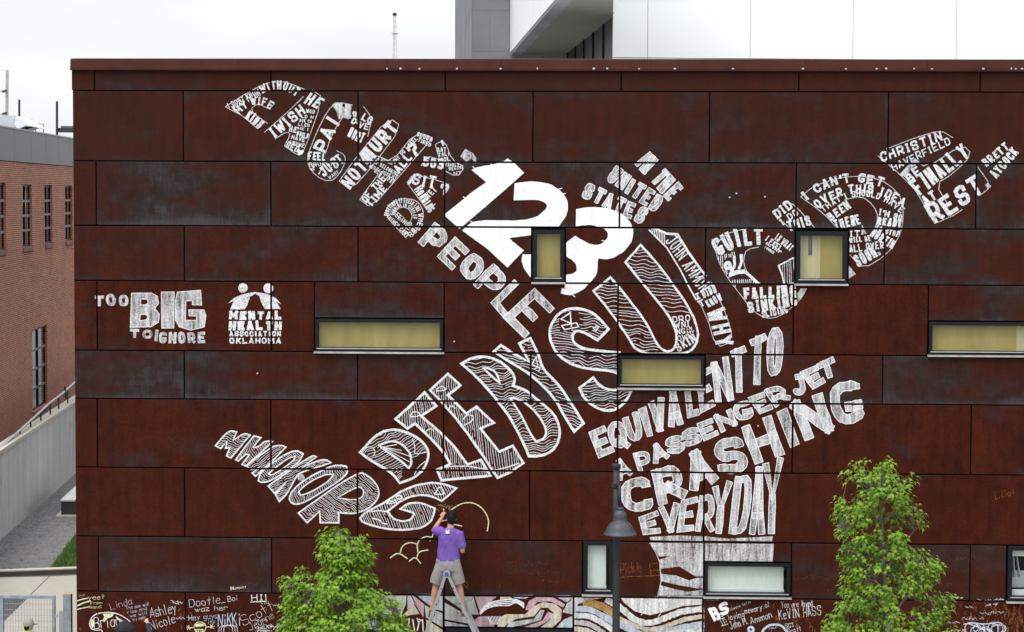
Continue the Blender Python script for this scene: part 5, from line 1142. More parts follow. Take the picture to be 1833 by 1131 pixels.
for a, b_, c, d in ((D1*.90, 58.2, zS+.03, zS+1.9), (58.22, D2, zS+.03, zS+1.9), (D1*.90, 61, zS+1.92, zS+6), (61.02, D2, zS+1.92, zS+6)):
    MB().gbox(u2, u2+.2, a, b_, c, d).build('fascia_panel', M['white_trim'], wb)
MB().gbox(u2+.02, u2+.35, D1*.90, D2, zS-.06, zS+.02).build('soffit_edge', M['concrete_dark'], wb)
DN = D1*.90                        # the overhang runs on past the white front, its right edge drawn in a little
so = [B(u2+.36, DN, zS), B(U1*.90, DN, zS), B(U1, D1-.01, zS), B(U1+1.3, D1+.31, zS), B(U1+1.3, D2, zS), B(u2+.36, D2, zS)]
MB().prism(so, (0, 0, .02)).build('soffit', M['soffit'], wb)
MB().prism([B(u2+.2, DN, zS+.03), B(U1*.90, DN, zS+.03), B(U1-.02, D1-.02, zS+.03), B(u2+.2, D1-.02, zS+.03)], (0, 0, 6)).build('overhang', M['white_panel'], wb)
MB().gbox(u2-6, U1+2, D1+.4, D2, 7.6, 7.9).build('bounce_terrace', M['membrane'], wb)  # unseen pale floor, added to bounce light up to the soffit
MB().gbox(u2, U1+8, D1+.3, D2, zS+8.02, zS+8.1).build('roof', M['flash'], wb)
# glazed wall along the recess
UG = U1+.05
for k in range(6):
    a = D1+.35+k*2.9; MB().gbox(UG, UG+.08, a, a+.07, 7.5, zS-.01).build('mullion', M['frame'], wb)
    if k < 5:
        MB().gbox(UG+.05, UG+.06, a+.07, a+2.9, 7.5, zS-.01).build('pane', M['tint_glass'], wb)
        MB().gbox(UG, UG+.08, a+.075, a+2.895, zS-1.55+(.5 if k % 2 else 0), zS-1.47+(.5 if k % 2 else 0)).build('transom', M['frame'], wb)
MB().gbox(UG+2.2, UG+2.4, D1+.3, D2, 7.5, zS).build('room_wall', M['concrete_dark'], wb)
# concrete stair tower at the back left
tz = thing('concrete_tower', 'dark grey concrete stair tower left of the white panels', 'tower', B(3, 80, 0))
ut0 = onD(845, 60, D2)[0]; 
zz = [6] + [onD(880, y, D2)[1] for y in (92, 18)] + [26]
um = onD(877, 60, D2)[0]
for z0, z1 in zip(zz[:-1], zz[1:]):
    MB().gbox(ut0+.03, um-.002, D2+.05, D2+.25, z0+.003, z1-.003).build('panel', M['concrete_dark'], tz)
    MB().gbox(um+.002, U1+2, D2+.05, D2+.25, z0+.003, z1-.003).build('panel', M['concrete_dark'], tz)
    MB().gbox(ut0, ut0+.2, D2+.26, D2+9, z0+.003, z1-.003).build('side_panel', M['concrete_dark'], tz)
    MB().gbox(ut0, ut0+.2, D2+9.02, D2+18.6, z0+.003, z1-.003).build('side_panel', M['concrete_dark'], tz)
MB().gbox(ut0+.2, U1+2, D2+.27, D2+18.6, 6, 25.9).build('core', M['concrete_dark'], tz)

# ------------------------------------------------------------------ gate beside the building
YG = 0.6
gt = thing('metal_gate', 'galvanised steel gate with square wire mesh left of the rust building', 'gate', onY(50, 1240, YG))
gx0, gx1 = onY(-90, 1066, YG).x, onY(98, 1066, YG).x; gzt = onY(50, 1066, YG).z
xi = onY(5.5, 1090, YG).x
MB().box(gx0, gx1-.06, YG, YG+.06, gzt-.055, gzt).build('top_rail', M['galv'], gt)
MB().box(gx1-.055, gx1, YG-.002, YG+.062, .1, gzt+.002).build('stile', M['galv'], gt)
MB().box(xi-.06, xi, YG+.003, YG+.057, .1, gzt-.056).build('stile', M['galv'], gt)
MB().box(gx0, gx1-.056, YG, YG+.06, .1, .155).build('bottom_rail', M['galv'], gt)
ms = MB(); x = gx0+.05
while x < gx1-.06: ms.tube([(x, YG+.03, .155), (x, YG+.03, gzt-.055)], .0035, 4, False); x += .052
z = .2
while z < gzt-.06: ms.tube([(gx0, YG+.036, z), (gx1-.05, YG+.036, z)], .0035, 4, False); z += .105
tag(ms.build('wire_mesh', M['galv'], gt), kind='stuff')
MB().box(gx1+.002, gx1+.04, YG+.01, YG+.04, gzt-.4, gzt-.34).build('latch', M['bead'], gt)
gpo = thing('gate_post', 'square galvanised gate post with rusty top against the rust building', 'post', onY(120, 1240, YG))
a, b_ = onY(112.5, 1066, YG).x, onY(126.5, 1066, YG).x
MB().box(a, b_, YG, YG+.13, 0, gzt+.02).build('shaft', M['galv'], gpo); MB().box(a, b_, YG, YG+.13, gzt+.0205, gzt+.026).build('cap', M['rusty_top'], gpo)
MB().box(onY(105, 1095, YG).x, a-.005, YG+.02, YG+.07, .1, onY(108, 1094, YG).z).build('strike_bar', M['flash'], gpo)

# ------------------------------------------------------------------ street lamp
YL = -3.0
lp = thing('street_lamp', 'black lamp post with charcoal bell shaped shade in front of the lettering', 'street lamp', onY(1103, 1240, YL))
b0 = onY(1102.8, 1131, YL); b1 = onY(1103.2, 836, YL); px_m = 3900/35.0
pr = 6.8/px_m
base = Vector((b0.x, YL, 0)); top = Vector((b1.x, YL, b1.z))
MB().tube([base, base+Vector((0, 0, .5)), base+Vector((0, 0, .55)), Vector((b0.x, YL, onY(1103, 960, YL).z)), top], [.11, .10, pr*1.02, pr, pr*.93], 18).build('pole', M['lamp_pole'], lp, True)
MB().lathe(top, [(0, .055), (pr*1.15, .05), (pr*1.2, .02), (pr*1.2, -.02), (pr*.9, -.03)], 18).build('pole_cap', M['lamp_pole'], lp, True)
zn = onY(1109, 905, YL-.3).z
sc_ = Vector((onY(1110, 930, YL-.32).x, YL-.32, 0))
za = onY(1109, 884, YL-.3).z
MB().tube([(b1.x+.01, YL-.04, za+.10), (sc_.x-.02, YL-.18, za+.13), (sc_.x-.01, YL-.28, za+.08), (sc_.x-.012, YL-.32, zn)], .028, 10).build('arm', M['lamp_pole'], lp, True)
MB().tube([(b1.x, YL-.03, za+.24), (sc_.x-.02, YL-.2, za+.10)], .012, 6).build('brace', M['lamp_pole'], lp)
MB().lathe((b1.x, YL, za+.1), [(pr*.98, .04), (pr*1.25, .03), (pr*1.25, -.03), (pr*.98, -.04)], 16).build('clamp', M['lamp_pole'], lp)
zr_ = onY(1110, 957, YL-.32).z
R0 = 29.5/px_m
prof = [(.03, .50), (.055, .49), (.058, .46), (.045, .452), (.05, .445), (.085, .42), (.108, .37), (.112, .30), (.112, .245), (.125, .238), (.155, .215), (.19, .17), (.215, .11), (.228, .065), (R0*.97, .03), (R0, .018), (R0, 0.0), (R0*.985, .0), (R0*.95, .018), (.20, .07), (.16, .19), (.0, .22)]
k_ = (zn-.02-zr_)/.50
MB().lathe((sc_.x, YL-.32, zr_), [(r, z*k_) for r, z in prof], 40).build('lamp_shade', M['lamp'], lp, True)

# ------------------------------------------------------------------ people: one skin of tubes and blobs, remeshed smooth
def ripple(me, amp, fn):
    n = len(me.vertices); co = [0.0]*(3*n); no = [0.0]*(3*n); me.vertices.foreach_get('co', co); me.vertices.foreach_get('normal', no)
    for i in range(0, 3*n, 3):
        k = fn(Vector(co[i:i+3]))*amp
        for j in range(3): co[i+j] += no[i+j]*k
    me.vertices.foreach_set('co', co)
def fused(name, chains, blobs, voxel, m, parent, disp=0.0, dsc=9.0, smooth_it=6):
    mb = MB()
    for ch in chains:
        pts = [Vector(c[0]) for c in ch]; rs = [c[1] for c in ch]
        # subdivide a chain so radii blend
        P, Rr = [pts[0]], [rs[0]]
        for i in range(len(pts)-1):
            for k in range(1, 5): P.append(pts[i].lerp(pts[i+1], k/4)); Rr.append(rs[i]+(rs[i+1]-rs[i])*k/4)
        for i in range(len(P)-1): mb.tube([P[i], P[i+1]], [Rr[i], Rr[i+1]], 14)
        for p, r in zip(P, Rr): blob(mb, p, (r, r, r))
    for bl in blobs: blob(mb, *bl)
    me = bpy.data.meshes.new(name+'_tmp'); me.from_pydata([tuple(v) for v in mb.v], [], mb.f); me.update()
    o = bpy.data.objects.new(name+'_tmp', me); COL.objects.link(o)
    r = o.modifiers.new('r', 'REMESH'); r.mode = 'VOXEL'; r.voxel_size = voxel
    s = o.modifiers.new('s', 'SMOOTH'); s.iterations = smooth_it; s.factor = .5
    dg = bpy.context.evaluated_depsgraph_get(); ev = bpy.data.meshes.new_from_object(o.evaluated_get(dg))
    bpy.data.objects.remove(o); bpy.data.meshes.remove(me)
    if disp:
        ripple(ev, disp, lambda c: noise.noise(Vector((c.x*dsc, c.y*dsc, c.z*dsc*.55)))+.5*noise.noise(Vector((c.x*dsc*2.3, c.y*dsc*2.3+4, c.z*dsc*1.3))))
    ev.materials.clear(); ev.materials.append(m); ev.polygons.foreach_set('use_smooth', [True]*len(ev.polygons)); ev.update()
    ob = bpy.data.objects.new(name, ev); link(ob); ob.parent = parent; ob.matrix_parent_inverse = Matrix.Translation(-parent_world(parent)); return ob
def blob(mb, c, r, rot=None):
    c = Vector(c); n, m_ = 12, 8; k0 = len(mb.v)
    for i in range(m_+1):
        t = math.pi*i/m_
        for j in range(n):
            q = 2*math.pi*j/n; w = Vector((r[0]*math.sin(t)*math.cos(q), r[1]*math.sin(t)*math.sin(q), r[2]*math.cos(t)))
            if rot: w = rot @ w
            mb.v.append(c+w)
    for i in range(m_):
        for j in range(n): j2 = (j+1) % n; mb.f.append((k0+i*n+j, k0+(i+1)*n+j, k0+(i+1)*n+j2, k0+i*n+j2))
def hand(wrist, direction, palm_n, side, curl=.9, s=1.0):
    """palm, four bent fingers of different length and a thumb that leaves the side of the palm"""
    d = Vector(direction).normalized(); n = Vector(palm_n).normalized(); n = (n-d*n.dot(d)).normalized(); a = d.cross(n)*side; w = Vector(wrist); ch = []
    for k, (off, ln) in enumerate(((-.030, .068), (-.010, .078), (.011, .073), (.030, .056))):
        b_ = w+d*.085*s+a*off*s; ch.append([(w+d*.02*s+a*off*.5*s, .016*s), (b_, .0135*s)])
        l = ln*s/3; p = b_; q = [(p, .0105*s)]; ang = .35*curl
        for j in range(3):
            p = p+(d*math.cos(ang)+n*math.sin(ang))*l*1.1; q.append((p, (.0098-.001*j)*s)); ang += .8*curl
        ch.append(q)
    t0 = w+d*.028*s-a*.032*s; t1 = t0+(d*.7-a*.75+n*.3).normalized()*.038*s; t2 = t1+(d*.85+n*.6+a*.15).normalized()*.030*s
    ch.append([(t0, .014*s), (t1, .0115*s), (t2, .0095*s)]); return ch
def head_parts(c, s=1.0, fwd=(0, 1, 0), tilt=0):
    f = Vector(fwd).normalized(); r = f.cross(Vector((0, 0, 1))).normalized(); up_ = r.cross(f)
    R_ = Matrix((r, f, up_)).transposed(); c = Vector(c)
    def P(x, y, z): return c+R_@Vector((x, y, z))*s
    bl = [(c, (.074*s, .096*s, .112*s), R_), (P(0, .03, -.06), (.058*s, .066*s, .062*s), R_), (P(0, .104, -.012), (.013*s, .020*s, .024*s), R_), (P(0, .095, -.05), (.026*s, .012*s, .009*s), R_), (P(0, .085, .028), (.05*s, .016*s, .012*s), R_),
          (P(.077, -.005, -.012), (.012*s, .02*s, .032*s), R_), (P(-.077, -.005, -.012), (.012*s, .02*s, .032*s), R_), (P(0, .088, -.085), (.024*s, .02*s, .018*s), R_)]
    eyes = [(P(.031, .088, .008), (.013*s, .008*s, .007*s), R_), (P(-.031, .088, .008), (.013*s, .008*s, .007*s), R_)]
    hair = [(P(0, -.014, .028), (.083*s, .098*s, .100*s), R_), (P(0, -.045, -.025), (.078*s, .062*s, .080*s), R_), (P(.058, -.02, .02), (.026*s, .06*s, .06*s), R_), (P(-.058, -.02, .02), (.026*s, .06*s, .06*s), R_), (P(.01, .03, .10), (.06*s, .06*s, .03*s), R_), (P(-.03, -.03, .108), (.05*s, .05*s, .025*s), R_), (P(.03, -.04, .105), (.04*s, .05*s, .025*s), R_)]
    return bl, eyes, hair, P

# ---- the man on the ladder
YP = -0.52
def pp(px, py, y=YP): return onY(px, py, y)
man = thing('person', 'person in purple T-shirt and grey shorts drawing on the wall from a ladder', 'person', pp(801, 1096))
hd_c = pp(808, 928.5, YP+.05)
hb, he, hh, HP = head_parts(hd_c, 1.0, (-.12, 1, 0))
shl, shr = pp(787.5, 951), pp(821.5, 955)
ell, elr = pp(776.8, 949, YP+.17), pp(827.5, 986, YP-.02)
hnl, hnr = pp(791.5, 925.5, YP+.36), pp(829.5, 976, YP+.20)
nk0, nk1 = pp(806, 948), pp(807, 937, YP+.03)
hipl, hipr = pp(791, 1012), pp(814, 1012)
knl, knr = pp(780.5, 1047, YP+.02), pp(821.5, 1047, YP+.02)
anl, anr = pp(773.2, 1091, YP-.02), pp(829.8, 1090, YP-.02)
tol, tor = pp(771.5, 1096.5, YP+.16), pp(832, 1095.5, YP+.16)
ch = [[(nk0, .062), (nk1, .056), (hd_c-Vector((0, 0, .05)), .055)], [(shl, .055), (ell, .043)], [(ell, .043), (ell.lerp(hnl, .35), .042), (hnl, .029)], [(shr, .055), (elr, .043)], [(elr, .043), (elr.lerp(hnr, .35), .042), (hnr, .029)],
      [(hipl, .095), (hipl.lerp(knl, .5), .078), (knl, .056)], [(knl, .056), (knl.lerp(anl, .3), .060), (knl.lerp(anl, .75), .042), (anl, .036)], [(hipr, .095), (hipr.lerp(knr, .5), .078), (knr, .056)], [(knr, .056), (knr.lerp(anr, .3), .060), (knr.lerp(anr, .75), .042), (anr, .036)],
      [(anl-Vector((0, .03, .05)), .034), (tol, .026)], [(anr-Vector((0, .03, .05)), .034), (tor, .026)]]
ch += hand(hnl, (pp(795, 914, YP+.44)-hnl), (.3, .6, -.6), -1, 1.3) + hand(hnr, (.1, .6, .55), (-.9, .1, .1), 1, 1.1)
sp0, sp1 = pp(804.5, 962), pp(802.5, 1005)
bl = hb + [(sp0.lerp(sp1, t), (.155-.03*abs(t-.2), .10, .12)) for t in (0, .3, .6, .9)]
body = fused('body', ch, bl, .0075, M['skin'], man)
fused('eyes', [], he, .004, M['print'], man, smooth_it=2)
fused('hair', [], hh, .008, M['hair'], man, .006, 60)
tor_ = []
for (py, cx, hw, dp) in ((944.5, 805, 8, .07), (948, 804.5, 13.5, .095), (952, 804.5, 17.5, .11), (962, 804.5, 19.5, .122), (975, 804, 19.8, .125), (988, 803, 20, .122), (999, 802.5, 20.6, .125), (1003, 802.5, 20.8, .127)):
    c = pp(cx, py); tor_.append((c, hw/103.5, dp))
def loft(mb, rings, n=32, cap=True):
    k0 = len(mb.v)
    for c, a, b_ in rings:
        for j in range(n):
            q = 2*math.pi*j/n; e = 2.4; cc, ss = math.cos(q), math.sin(q)
            mb.v.append(c+Vector((a*math.copysign(abs(cc)**(2/e), cc), b_*math.copysign(abs(ss)**(2/e), ss), 0)))
    for i in range(len(rings)-1):
        for j in range(n): j2 = (j+1) % n; mb.f.append((k0+i*n+j, k0+i*n+j2, k0+(i+1)*n+j2, k0+(i+1)*n+j))
    if cap: mb.f.append(tuple(k0+j for j in range(n))); mb.f.append(tuple(k0+(len(rings)-1)*n+j for j in range(n))[::-1])
def cloth(name, rings_list, chains, m, parent, voxel=.009, disp=.006, dsc=9, blobs=()):
    mb = MB()
    for rg in rings_list: loft(mb, rg)
    global _pre; _pre = mb
    return fused_pre(name, mb, chains, blobs, voxel, m, parent, disp, dsc)
def fused_pre(name, mb0, chains, blobs, voxel, m, parent, disp, dsc):
    mb = mb0
    for chn in chains:
        pts = [Vector(c[0]) for c in chn]; mb.tube(pts, [c[1] for c in chn], 18)
    for b_ in blobs: blob(mb, *b_)
    me = bpy.data.meshes.new('t'); me.from_pydata([tuple(v) for v in mb.v], [], mb.f); me.update(); bmx = bmesh.new(); bmx.from_mesh(me); bmesh.ops.recalc_face_normals(bmx, faces=bmx.faces); bmx.to_mesh(me); bmx.free()
    o = bpy.data.objects.new('t', me); COL.objects.link(o); r = o.modifiers.new('r', 'REMESH'); r.mode = 'VOXEL'; r.voxel_size = voxel; s = o.modifiers.new('s', 'SMOOTH'); s.iterations = 3
    dg = bpy.context.evaluated_depsgraph_get(); ev = bpy.data.meshes.new_from_object(o.evaluated_get(dg)); bpy.data.objects.remove(o); bpy.data.meshes.remove(me)
    ripple(ev, disp, lambda c: noise.noise(Vector((c.x*dsc*1.2+c.z*dsc*.5, c.y*dsc, c.z*dsc*.5)))+.5*noise.noise(Vector((c.x*dsc*2.5, c.y*dsc*2+4, c.z*dsc*1.4-c.x*dsc))))
    ev.materials.clear(); ev.materials.append(m); ev.polygons.foreach_set('use_smooth', [True]*len(ev.polygons)); ev.update()
    ob = bpy.data.objects.new(name, ev); link(ob); ob.parent = parent; ob.matrix_parent_inverse = Matrix.Translation(-parent_world(parent)); return ob
sl_e, sr_e = shl.lerp(ell, .72), shr.lerp(elr, .80)
cloth('shirt', [tor_], [[(shl+Vector((.05, 0, -.01)), .085), (shl, .090), (sl_e, .078)], [(shr+Vector((-.05, 0, -.01)), .092), (shr, .092), (sr_e, .080)]], M['shirt'], man, .009, .0125, 8)
sh_l, sh_r = hipl.lerp(knl, .92), hipr.lerp(knr, .92)
cloth('shorts', [[(pp(802.5, 1000), .205, .125), (pp(802.5, 1008), .215, .135), (pp(802, 1016), .222, .14), (pp(801.5, 1021), .218, .135)]], [[(hipl+Vector((.01, 0, .03)), .115), (hipl, .118), (sh_l+Vector((-.005, 0, .0)), .112)], [(hipr+Vector((-.01, 0, .03)), .115), (hipr, .118), (sh_r+Vector((.005, 0, 0)), .112)]], M['shorts'], man, .009, .013, 7)
for a_, t_ in ((anl, tol), (anr, tor)):
    c = a_.lerp(t_, .45); dv = (t_-a_); MB().hexa([Vector((c.x-.05, c.y-.14, c.z-.085)), Vector((c.x+.05, c.y-.14, c.z-.085)), Vector((c.x+.05, c.y+.13, c.z-.085)), Vector((c.x-.05, c.y+.13, c.z-.085)), Vector((c.x-.045, c.y-.13, c.z-.05)), Vector((c.x+.045, c.y-.13, c.z-.05)), Vector((c.x+.045, c.y+.12, c.z-.05)), Vector((c.x-.045, c.y+.12, c.z-.05))]).build('sandal_sole', M['sandal'], man)
    MB().tube([(a_.x-.045, a_.y-.0, a_.z-.06), (a_.x-.045, a_.y-.02, a_.z-.02), (a_.x, a_.y-.052, a_.z-.01), (a_.x+.045, a_.y-.02, a_.z-.02), (a_.x+.045, a_.y, a_.z-.06)], .012, 6).build('sandal_strap', M['sandal'], man)
# white print between the shoulder blades: a small block with a notch cut from its top
yb_ = YP-.128
lg = [pp(x, y, yb_) for x, y in ((797.2, 955), (798.4, 947.5), (800.2, 947), (800.4, 950.5), (802.2, 951), (802.6, 947.2), (804.6, 948.6), (804.4, 955.2))]
MB().prism(lg, (0, .012, 0)).build('shirt_print', M['print'], man)
pc = pp(829.3, 973.5, YP+.2); ck_ = MB().hexa([pc+Vector(q) for q in ((-.025, -.03, -.05), (.03, -.03, -.05), (.03, -.02, -.05), (-.025, -.02, -.05), (-.02, .01, .055), (.035, .01, .055), (.035, .02, .055), (-.02, .02, .055))]).build('paper_sheet', M['print'])
tag(ck_, 'folded white paper held in the right hand of the person on the ladder', 'paper')
cs = pp(794.6, 914.5, YP+.43); tag(MB().tube([cs, cs+Vector((-.01, .075, .02))], .009, 8).build('chalk_stick', M['c_yel']), 'short yellow chalk stick in the raised hand at the wall', 'chalk')

# ---- ladder
YA, YF = -0.80, -0.40
ld = thing('step_ladder', 'folding aluminium step ladder with blue hinge under the person in purple', 'ladder', onY(800, 1240, -.6))
def lpx(px, py, y): return onY(px, py, y)
for yy, nm in ((YA, 0), (YF, 1)):
    ap = lpx(799.5, 1027.5, YA); ap = Vector((ap.x, yy, ap.z))
    fl = lpx(764.5, 1131, YA); fr = lpx(847.5, 1131, YA)
    for ft, sg in ((fl, -1), (fr, 1)):
        dv = Vector((ft.x-ap.x, 0, ft.z-ap.z)); k = ap.z/-dv.z; gnd = ap+dv*k; t = dv.normalized(); nrm = Vector((-t.z, 0, t.x))
        w = .030; s0 = ap+t*.03+Vector((sg*.018, 0, 0))
        mb = MB()
        a_ = [s0-nrm*w*.8, s0+nrm*w*.8, gnd+nrm*w*1.25, gnd-nrm*w*1.25]
        mb.prism([Vector((q.x, yy-.014, q.z)) for q in a_], (0, .028, 0)); rail = mb.build('rail', M['alu'], ld)
        MB().box(gnd.x-.06, gnd.x+.06, yy-.03, yy+.03, 0.004, .05).build('foot', M['lamp_pole'], ld)
        k = .27
        while True:
            c = ap+t*k
            if c.z < .2: break
            if nm == 0:
                MB().tube([(c.x, YA+.0145, c.z), (c.x, YF-.0145, c.z)], .018, 10).build('rung', M['alu'], ld)
                MB().tube([(c.x, YA-.0145, c.z), (c.x, YA-.018, c.z)], .011, 8).build('rung_end', M['void'], rail)
            k += .285
    MB().tube([(ap.x, yy-.022, ap.z), (ap.x, yy+.022, ap.z)], .062, 18).build('hinge_plate', M['alu'], ld)
    MB().tube([(ap.x, yy-.034, ap.z), (ap.x, yy-.0225, ap.z)], .036, 16).build('hinge_knob', M['blue_plastic'], ld)

# ---- two people on the ground at the lower left
def bystander(label, x, y, top, fwd, vest, head_w, arm=None, skin='skin_pale', hatm='cap', wide=0.0):
    s = (top-.03)/1.72; f = Vector(fwd).normalized(); r = f.cross(Vector((0, 0, 1))).normalized()
    t = thing('person', label, 'person', (x, y, 0))
    def P(a, b_, z): return Vector((x, y, 0))+r*a*s+f*b_*s+Vector((0, 0, z*s))
    hc = P(0, .03, 1.585); hb_, he_, hh_, HP_ = head_parts(hc, s, fwd)
    shL, shR = P(-.17, 0, 1.40), P(.17, 0, 1.40); elL, hnL = P(-.22, .02, 1.12), P(-.2, .12, .88)
    elR, hnR = (P(.24, .02, 1.12), P(.2, .12, .88)) if arm is None else arm
    chs = [[(P(0, 0, 1.42), .06*s), (hc-Vector((0, 0, .05)), .052*s)], [(shL, .055*s), (elL, .045*s), (hnL, .03*s)], [(shR, .055*s), (elR, .045*s), (hnR, .03*s)]]
    for sg in (-1, 1): chs += [[(P(.09*sg, 0, .92), .09*s), (P(.1*sg, .01, .5), .058*s), (P(.1*sg, -.01, .09), .04*s)], [(P(.1*sg, -.03, .045), .038*s), (P(.12*sg, .17, .035), .03*s)]]
    chs += hand(hnL, (0, 0, -1), r, 1, .7, s) + hand(hnR, (hnR-elR) if arm else (0, 0, -1), f*.6-Vector((0, 0, .5)) if arm else -r, -1, 1.2, s)
    fused('body', chs, hb_+[(P(0, 0, z), (.15*s, .1*s, .12*s)) for z in (1.32, 1.2, 1.08, .96)], .010, M[skin], t)
    fused('hair', [], hh_, .010, M['hair'], t, .004, 50)
    cloth('sweatshirt', [[(P(0, 0, z), a*s, b_*s) for z, a, b_ in ((1.46, .08, .07), (1.42, .16, .10), (1.3, .19, .125), (1.1, .185, .125), (.92, .19, .13))]], [[(shL, .075*s), (elL, .062*s), (elL.lerp(hnL, .85), .048*s)], [(shR, .075*s), (elR, .062*s), (elR.lerp(hnR, .85), .048*s)]], M['navy'], t, .011, .006, 8)
    cloth('trousers', [[(P(0, 0, 1.0), .18*s, .125*s), (P(0, 0, .85), .19*s, .13*s)]], [[(P(.09*sg, 0, .9), .105*s), (P(.1*sg, .01, .5), .085*s), (P(.1*sg, -.01, .1), .075*s)] for sg in (-1, 1)], M['jeans'], t, .012, .006, 8)
    vs = cloth('vest', [[(P(0, 0, z), a*s, b_*s) for z, a, b_ in ((1.475, .10, .085), (1.44, .17, .115), (1.3, .2, .145), (1.1, .2, .145), (.9, .205, .15))]], [], M[vest], t, .011, .004, 8)
    for z in (1.2, 1.0): MB().lathe(P(0, 0, z), [(.01, -.03), (.212*s, -.025), (.214*s, .025), (.01, .03)], 24).build('reflective_band', M['lime_y'], vs)
    if wide:
        hp = MB(); n = 36; prof = [(wide, -.035), (wide*1.02, -.02), (wide*.86, .03), (wide*.68, .065), (wide*.45, .10), (wide*.25, .118), (.0, .125)]
        for r_, z in prof:
            for j in range(n):
                q = 2*math.pi*j/n; rr = r_*(1+.018*(1 if j % 2 else -1)); hp.v.append(hc+Vector((rr*math.cos(q), rr*.8*math.sin(q), z+.05)))
        for i in range(len(prof)-1):
            for j in range(n): j2 = (j+1) % n; hp.f.append((i*n+j, i*n+j2, (i+1)*n+j2, (i+1)*n+j))
        hp.build('hat', M[hatm], t, True)
    else:
        MB().lathe(hc+Vector((0, 0, .02)), [(.095, -.01), (.097, .03), (.085, .08), (.05, .112), (.0, .118)], 20).build('cap', M[hatm], t, True)
        b0_ = hc+f*.07+Vector((0, 0, .015)); MB().hexa([b0_-r*.07, b0_+r*.07, b0_+r*.05+f*.1, b0_-r*.05+f*.1]+[q+Vector((0, 0, .012)) for q in (b0_-r*.07, b0_+r*.07, b0_+r*.05+f*.1, b0_-r*.05+f*.1)]).build('cap_peak', M[hatm], t)
    return t
w_h = onY(263.5, 1113.5, -.13); w_e = onY(270, 1139, -.42)
tp = onY(224, 1117, -.65)
bystander('person in navy sweatshirt, lime vest and wide black hat writing on the wall', tp.x, -.68, tp.z+.03, (.1, 1, 0), 'lime', .2, (w_e, w_h), hatm='hat', wide=.20)
tp = onY(50, 1106, .15)
bystander('person in lime vest and khaki cap standing in front of the metal gate', tp.x, .1, tp.z, (.7, .7, 0), 'lime', .1)

# ------------------------------------------------------------------ young maples: trunk, limbs and a crown of lobed leaves
LEAF = [(0, 0), (.10, .04), (.34, -.02), (.20, .20), (.56, .40), (.22, .44), (.26, .62), (.11, .60), (0, 1.05), (-.11, .60), (-.26, .62), (-.22, .44), (-.56, .40), (-.20, .20), (-.34, -.02), (-.10, .04)]
LEAFC = (0, .42)
def leaf_geo(size, fold, droop):
    vs = [Vector((LEAFC[0], LEAFC[1], 0))*size]
    for x, y in LEAF: vs.append(Vector((x, y, abs(x)*fold - droop*max(0, y-.3)**2*1.3 - droop*abs(x)*.3))*size)
    n = len(LEAF); return vs, [(0, 1+i, 1+(i+1) % n) for i in range(n)]
leaf_vars = []
for k in range(6):
    vs, fs = leaf_geo(1.0, random.uniform(.1, .45), random.uniform(.3, .9)); me = bpy.data.meshes.new('leaf'); me.from_pydata([tuple(v) for v in vs], [], fs); me.materials.append(M['leaf'])
    at = me.attributes.new('tint', 'FLOAT', 'FACE'); at.data.foreach_set('value', [(.25, .4, .5, .6, .75, .95)[k]]*len(fs)); me.update(); leaf_vars.append(me)
